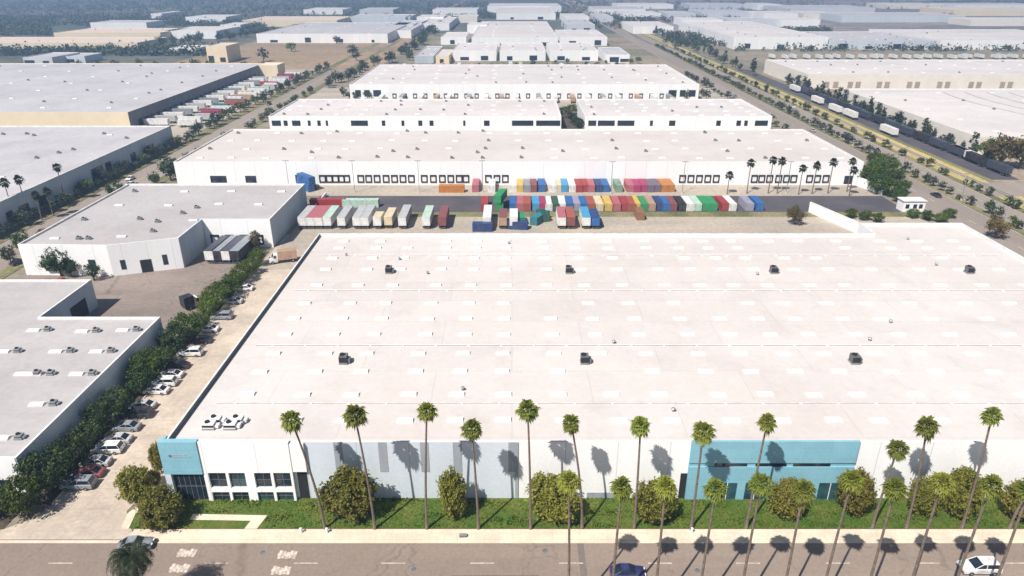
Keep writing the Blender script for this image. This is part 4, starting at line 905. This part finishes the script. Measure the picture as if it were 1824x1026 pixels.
# cars
def car_parts(color, kind='sedan'):
    key = ('car', color, kind)
    if key in tr_mesh: return tr_mesh[key]
    L, W = (4.6, .9) if kind == 'sedan' else (4.9, .96)
    if kind == 'sedan': low = [(-2.3, .35), (-2.28, .72), (-2.2, .88), (-1.55, .95), (1.0, .93), (1.9, .82), (2.22, .68), (2.3, .35)]; gh = [(-1.75, .95), (-1.0, 1.38), (.25, 1.40), (1.05, .93)]
    else: low = [(-2.45, .4), (-2.45, .95), (-2.38, 1.08), (-1.6, 1.1), (1.0, 1.08), (2.0, .98), (2.38, .82), (2.45, .4)]; gh = [(-2.36, 1.08), (-2.05, 1.66), (.2, 1.70), (1.15, 1.08)]
    b = MB(); k = len(low)
    prof = []
    for s, wf in ((-1, 1),):
        pass
    def sec(s, inset, dz): return [(x * (1 - inset * .03), s * (W - inset), z + dz) for x, z in low]
    a1, a0, b0, b1 = sec(-1, .09, .0), sec(-1, 0, -.05), sec(1, 0, -.05), sec(1, .09, 0)
    for p, q in ((a0, a1), (a1, b1), (b1, b0)):
        for i in range(k - 1): b.face([p[i], p[i + 1], q[i + 1], q[i]])
    b.face(a0); b.face(b0[::-1]); b.face([a0[0], b0[0], b0[-1], a0[-1]])
    rt = .05; i_ = .2                                              # roof skin and pillars
    t0 = [(gh[1][0] + .04, -W + i_), (gh[2][0] - .04, -W + i_), (gh[2][0] - .04, W - i_), (gh[1][0] + .04, W - i_)]
    zt = max(gh[1][1], gh[2][1]); b.prism(t0, zt - .02, zt + .05)
    for s in (-1, 1):
        for (x0, z0), (x1, z1) in ((gh[0], gh[1]), (gh[3], gh[2]), ((-.35, gh[0][1]), (-.38, gh[1][1]))):
            b.tube([(x0, s * (W - .1), z0), (x1, s * (W - i_ + .005), z1)], [.05, .05], 5)
    g = MB(); lo = [(gh[0][0], gh[0][1] - .03), (gh[3][0], gh[3][1] - .03)]; hi = [gh[1], gh[2]]
    P = lambda x, y, z: (x, y, z)
    A = [P(lo[0][0], -W + .1, lo[0][1]), P(lo[1][0], -W + .1, lo[1][1]), P(lo[1][0], W - .1, lo[1][1]), P(lo[0][0], W - .1, lo[0][1])]
    B = [P(hi[0][0], -W + i_, zt - .025), P(hi[1][0], -W + i_, zt - .025), P(hi[1][0], W - i_, zt - .025), P(hi[0][0], W - i_, zt - .025)]
    for i in range(4): g.face([A[i], A[(i + 1) % 4], B[(i + 1) % 4], B[i]])
    xe = low[-1][0]; ze = .62 if kind == 'sedan' else .75
    hl = MB().box(xe - .1, xe + .012, -.09, .35, ze - .07, ze + .07); tl = MB().box(-xe - .012, -xe + .1, -.09, .3, ze, ze + .14)
    bp = MB().box(xe - .02, xe + .05, -W + .12, W - .12, .32, .48).box(-xe - .05, -xe + .02, -W + .12, W - .12, .32, .48)
    tr_mesh[key] = (b.mesh('body', PC[color]), g.mesh('window', M['glass']), hl.mesh('headlight', M['skylight']), tl.mesh('taillight', PC['red']), bp.mesh('bumper', M['dark_metal']), W, xe)
    return tr_mesh[key]
def car(label, color, x, y, rz, kind='sedan', group=None, z=.06, name='parked_car'):
    b, g, hl, tl, bp, W, xe = car_parts(color, kind); t = thing(name, label, 'car' if kind == 'sedan' else 'sport utility car', (x, y, z), rz, group)
    link('body', b, t); link('window', g, t); link('bumper', bp, t)
    for s in (-.6, .35): link('headlight', hl, t, (0, s, 0)); link('taillight', tl, t, (0, s, 0))
    wx = 1.4 if kind == 'sedan' else 1.5
    for sx in (-1, 1):
        for sy in (-1, 1): link('wheel', wheel_mesh(.33, .24), t, (sx * wx, sy * (W - .08), .33), R(90))
    return t
X, Y = at(1118, 1018, .7); car('dark blue car driving on the road among palm shadows', 'dark blue', X, Y, 0, 'sedan', None, .012, 'car')
X, Y = at(1745, 1008, .8); car('white car on the road at the lower right', 'white', X, Y, math.pi, 'suv', None, .012, 'car')
X, Y = at(243, 968, .5); car('grey car waiting at the driveway mouth behind the dark palm', 'grey', X, Y - .2, R(8), 'sedan', None, .06, 'car')
PCs = [(130, 868, 'grey'), (150, 850, 'dusty red'), (165, 832, 'silver'), (188, 805, 'white'), (200, 792, 'silver'), (222, 765, 'grey'), (240, 742, 'black'), (255, 728, 'silver'), (286, 700, 'white'), (292, 690, 'white'), (308, 672, 'white'), (322, 655, 'black'), (340, 633, 'white'), (356, 610, 'black'), (372, 590, 'white'), (393, 568, 'grey'), (415, 540, 'silver'), (440, 517, 'white')]
ys = []
for i, (px, py, c) in enumerate(PCs):
    Y = at(px, py)[1]
    if ys and Y - ys[-1] < 2.6: Y = ys[-1] + 2.7
    ys.append(Y)
    car('%s car parked along the driveway trees, %s from the road' % (c, nth(i + 1)), c, -66.6 + rnd.uniform(-.35, .35), Y, R(180 + rnd.uniform(-3, 3)), 'suv' if i % 3 == 0 else 'sedan', 'cars parked along the driveway')
for i, (px, py, c, rz) in enumerate(((112, 506, 'red', 0), (88, 508, 'dusty red', 0), (235, 330, 'white', 75), (178, 382, 'white', 75), (250, 340, 'grey', 75), (35, 470, 'black', 70), (80, 415, 'brown', 70))):
    X, Y = at(px, py); car('%s car near the stepped warehouse, %s counting from the court' % (c, nth(i + 1)), c, X, Y, R(rz), 'sedan', 'cars round the stepped warehouse', .07)
for i in range(14):
    X = -118 + i * 3.3 + (3 if i > 8 else 0); c = ('white', 'black', 'silver', 'grey', 'white', 'red')[i % 6]
    car('%s car nosed to the left end of the dock-door wall, %s from the left' % (c, nth(i + 1)), c, X, 250.2, R(90), 'sedan', 'cars at the left end of the dock-door wall', .085)
for i, (x, y, rz, c) in enumerate(((142.5, 300, 90, 'white'), (150, 352, 90, 'silver'), (160.5, 330, -90, 'black'), (165, 420, -90, 'white'), (142.6, 460, 90, 'grey'), (150, 240, 90, 'black'), (-139, 300, 90, 'white'), (-146, 262, -90, 'white'), (-139, 380, 90, 'silver'), (-146, 430, -90, 'black'))):
    car('%s car on the %s side street, %s away from the front' % (c, 'right' if x > 0 else 'left', nth(i + 1 if x > 0 else i - 5)), c, x, y, R(rz), 'sedan', 'cars on the side streets', .03, 'car')
# trucks
def box_truck(label, color, box, x, y, rz, L=6.0):
    t = thing('box_truck', label, 'truck', (x, y, .07), rz)
    MB().box(-L, 0, -1.15, 1.15, 1.0, 3.4).box(-L, .2, -.5, .5, .75, .98).build('cargo_box', PC[box], t)
    b = MB(); pr = [(.1, .5), (.1, 2.6), (1.1, 2.6), (1.6, 1.7), (2.4, 1.5), (2.5, .5)]
    for s in (-1, 1): b.face([(px, s * 1.05, pz) for px, pz in (pr if s > 0 else pr[::-1])])
    for i in range(len(pr)): j = (i + 1) % len(pr); b.face([(pr[i][0], -1.05, pr[i][1]), (pr[i][0], 1.05, pr[i][1]), (pr[j][0], 1.05, pr[j][1]), (pr[j][0], -1.05, pr[j][1])])
    b.build('cab', PC[color], t)
    MB().face([(1.13, -.92, 2.56), (1.13, .92, 2.56), (1.61, .92, 1.74), (1.61, -.92, 1.74)])
    g = MB(); g.face([(1.16, -.92, 2.54), (1.64, -.92, 1.76), (1.64, .92, 1.76), (1.16, .92, 2.54)]); g.box(.45, 1.15, -1.065, -1.052, 1.65, 2.4); g.box(.45, 1.15, 1.052, 1.065, 1.65, 2.4); g.build('window', M['glass'], t)
    for xx in (-L + 1.2, 1.5):
        for s in (-1, 1): link('wheel', wheel_mesh(.48, .34), t, (xx, s * .92, .48), R(90))
    return t
X, Y = at(490, 468); box_truck('small tan and white box truck at the far end of the driveway', 'white', 'tan', X + 1, Y, R(200), 5)
X, Y = at(345, 548); box_truck('white truck with dark cab parked by the trees on the brown court', 'white', 'black', X, Y, R(50), 2.4)
X, Y = at(1230, 348); 
# ------------------------------------------------------------------ walls, fences, small street furniture
def screen_wall(label, p, q, h, th=.3, m='white'):
    dx, dy = q[0] - p[0], q[1] - p[1]; L = math.hypot(dx, dy); t = thing('screen_wall', label, 'wall', (p[0], p[1], 0), math.atan2(dy, dx))
    MB().box(0, L, 0, th, 0, h).build('wall_panel', M[m], t); MB().box(-.05, L + .05, -.06, th + .06, h + .002, h + .14).build('coping', M['cap'], t)
    for k in range(int(L / 5) + 1): MB().box(k * 5, k * 5 + .4, -.12, -.003, 0, h + .0).build('pier', M[m], t)
screen_wall('white screen wall slanting across the yard behind the big roof at right', (98.0, 222.0), (104.5, 201), 3.4, .4)
screen_wall('white screen wall slanting from the right end of the dock-door warehouse', (128.2, 253.5), (131.5, 241.5), 3.2, .4)
screen_wall('long low kerb wall beside the dark lane at its left end', (-66, 240.9), (-66, 222), 1.2, .25, 'grey_wall')
t = thing('gatehouse', 'small white flat-roofed gatehouse by the right street', 'gatehouse', (132.5, 224, .1))
MB().box(-3.6, 3.6, -2, 2, 0, 3.6).build('wall', M['white'], t); MB().box(-3.9, 3.9, -2.3, 2.3, 3.602, 3.85).build('roof', M['cap'], t)
for xx in (-2.2, .3, 2.2): MB().box(xx - .6, xx + .6, -2.06, -2.003, 1.2, 2.6).build('window', M['glass'], t)
# yard lamp posts
def lamp(label, x, y, h, group):
    t = thing('lamp_post', label, 'lamp post', (x, y, .05), 0, group)
    MB().tube([(0, 0, 0), (0, 0, .6)], [.28, .28], 8).build('footing', M['kerb'], t); MB().tube([(0, 0, .6), (0, 0, h)], [.12, .08], 6).build('pole', M['metal'], t)
    for s in (-1, 1): MB().box(min(0, s * 1.1), max(0, s * 1.1), -.14, .14, h, h + .14).build('lamp_head', M['metal'], t)
for i, px in enumerate((516, 632, 747, 860)): lamp('grey yard lamp post before the dock doors, %s from the left' % nth(i + 1), at(px, 343)[0], at(px, 343)[1], 11.5, 'yard lamp posts')
for i, px in enumerate((1088, 1215, 1400)): lamp('thin lamp post on the right half of the dock yard, %s from left' % nth(i + 1), at(px, 345)[0], at(px, 345)[1], 11.5, 'yard lamp posts')
for i, y in enumerate((235, 275, 320, 370, 425)): lamp('street lamp on the right street median, %s from the near end' % nth(i + 1), 156, y, 9.5, 'lamps on the right street')
for i, (x, y) in enumerate(((-34, 72.6), (-13, 69.6), (4.5, 72.9), (24.5, 69.4))):
    t = thing('manhole_cover', 'round dark manhole cover in the road, %s from the left' % nth(i + 1), 'manhole cover', (x, y, .012), 0, 'manhole covers in the road'); MB().tube([(0, 0, 0), (0, 0, .012)], [.46, .46], 14).build('rim', M['metal'], t); MB().tube([(0, 0, .013), (0, 0, .02)], [.38, .38], 14).build('cover', M['dark_metal'], t)
t = thing('utility_box', 'small dark utility cover box on the kerb strip below the palms', 'utility box', (*at(825, 957), .13)); MB().box(-.5, .5, -.2, .2, 0, .35).build('cabinet', M['dark_metal'], t); MB().box(-.54, .54, -.24, .24, .352, .4).build('lid', M['metal'], t)
for i, px in enumerate((537, 583, 1232)):
    X, Y = at(px, 950); t = thing('hydrant', 'small pale post on the sidewalk edge, %s from the left' % nth(i + 1), 'hydrant', (X, Y, .13), 0, 'pale posts on the sidewalk')
    MB().tube([(0, 0, 0), (0, 0, .7), (0, 0, .8), (0, 0, .92)], [.16, .16, .2, .05], 8).build('barrel', M['white_metal'], t); MB().tube([(-.3, 0, .55), (.3, 0, .55)], [.08, .08], 6).build('outlet', M['metal'], t)
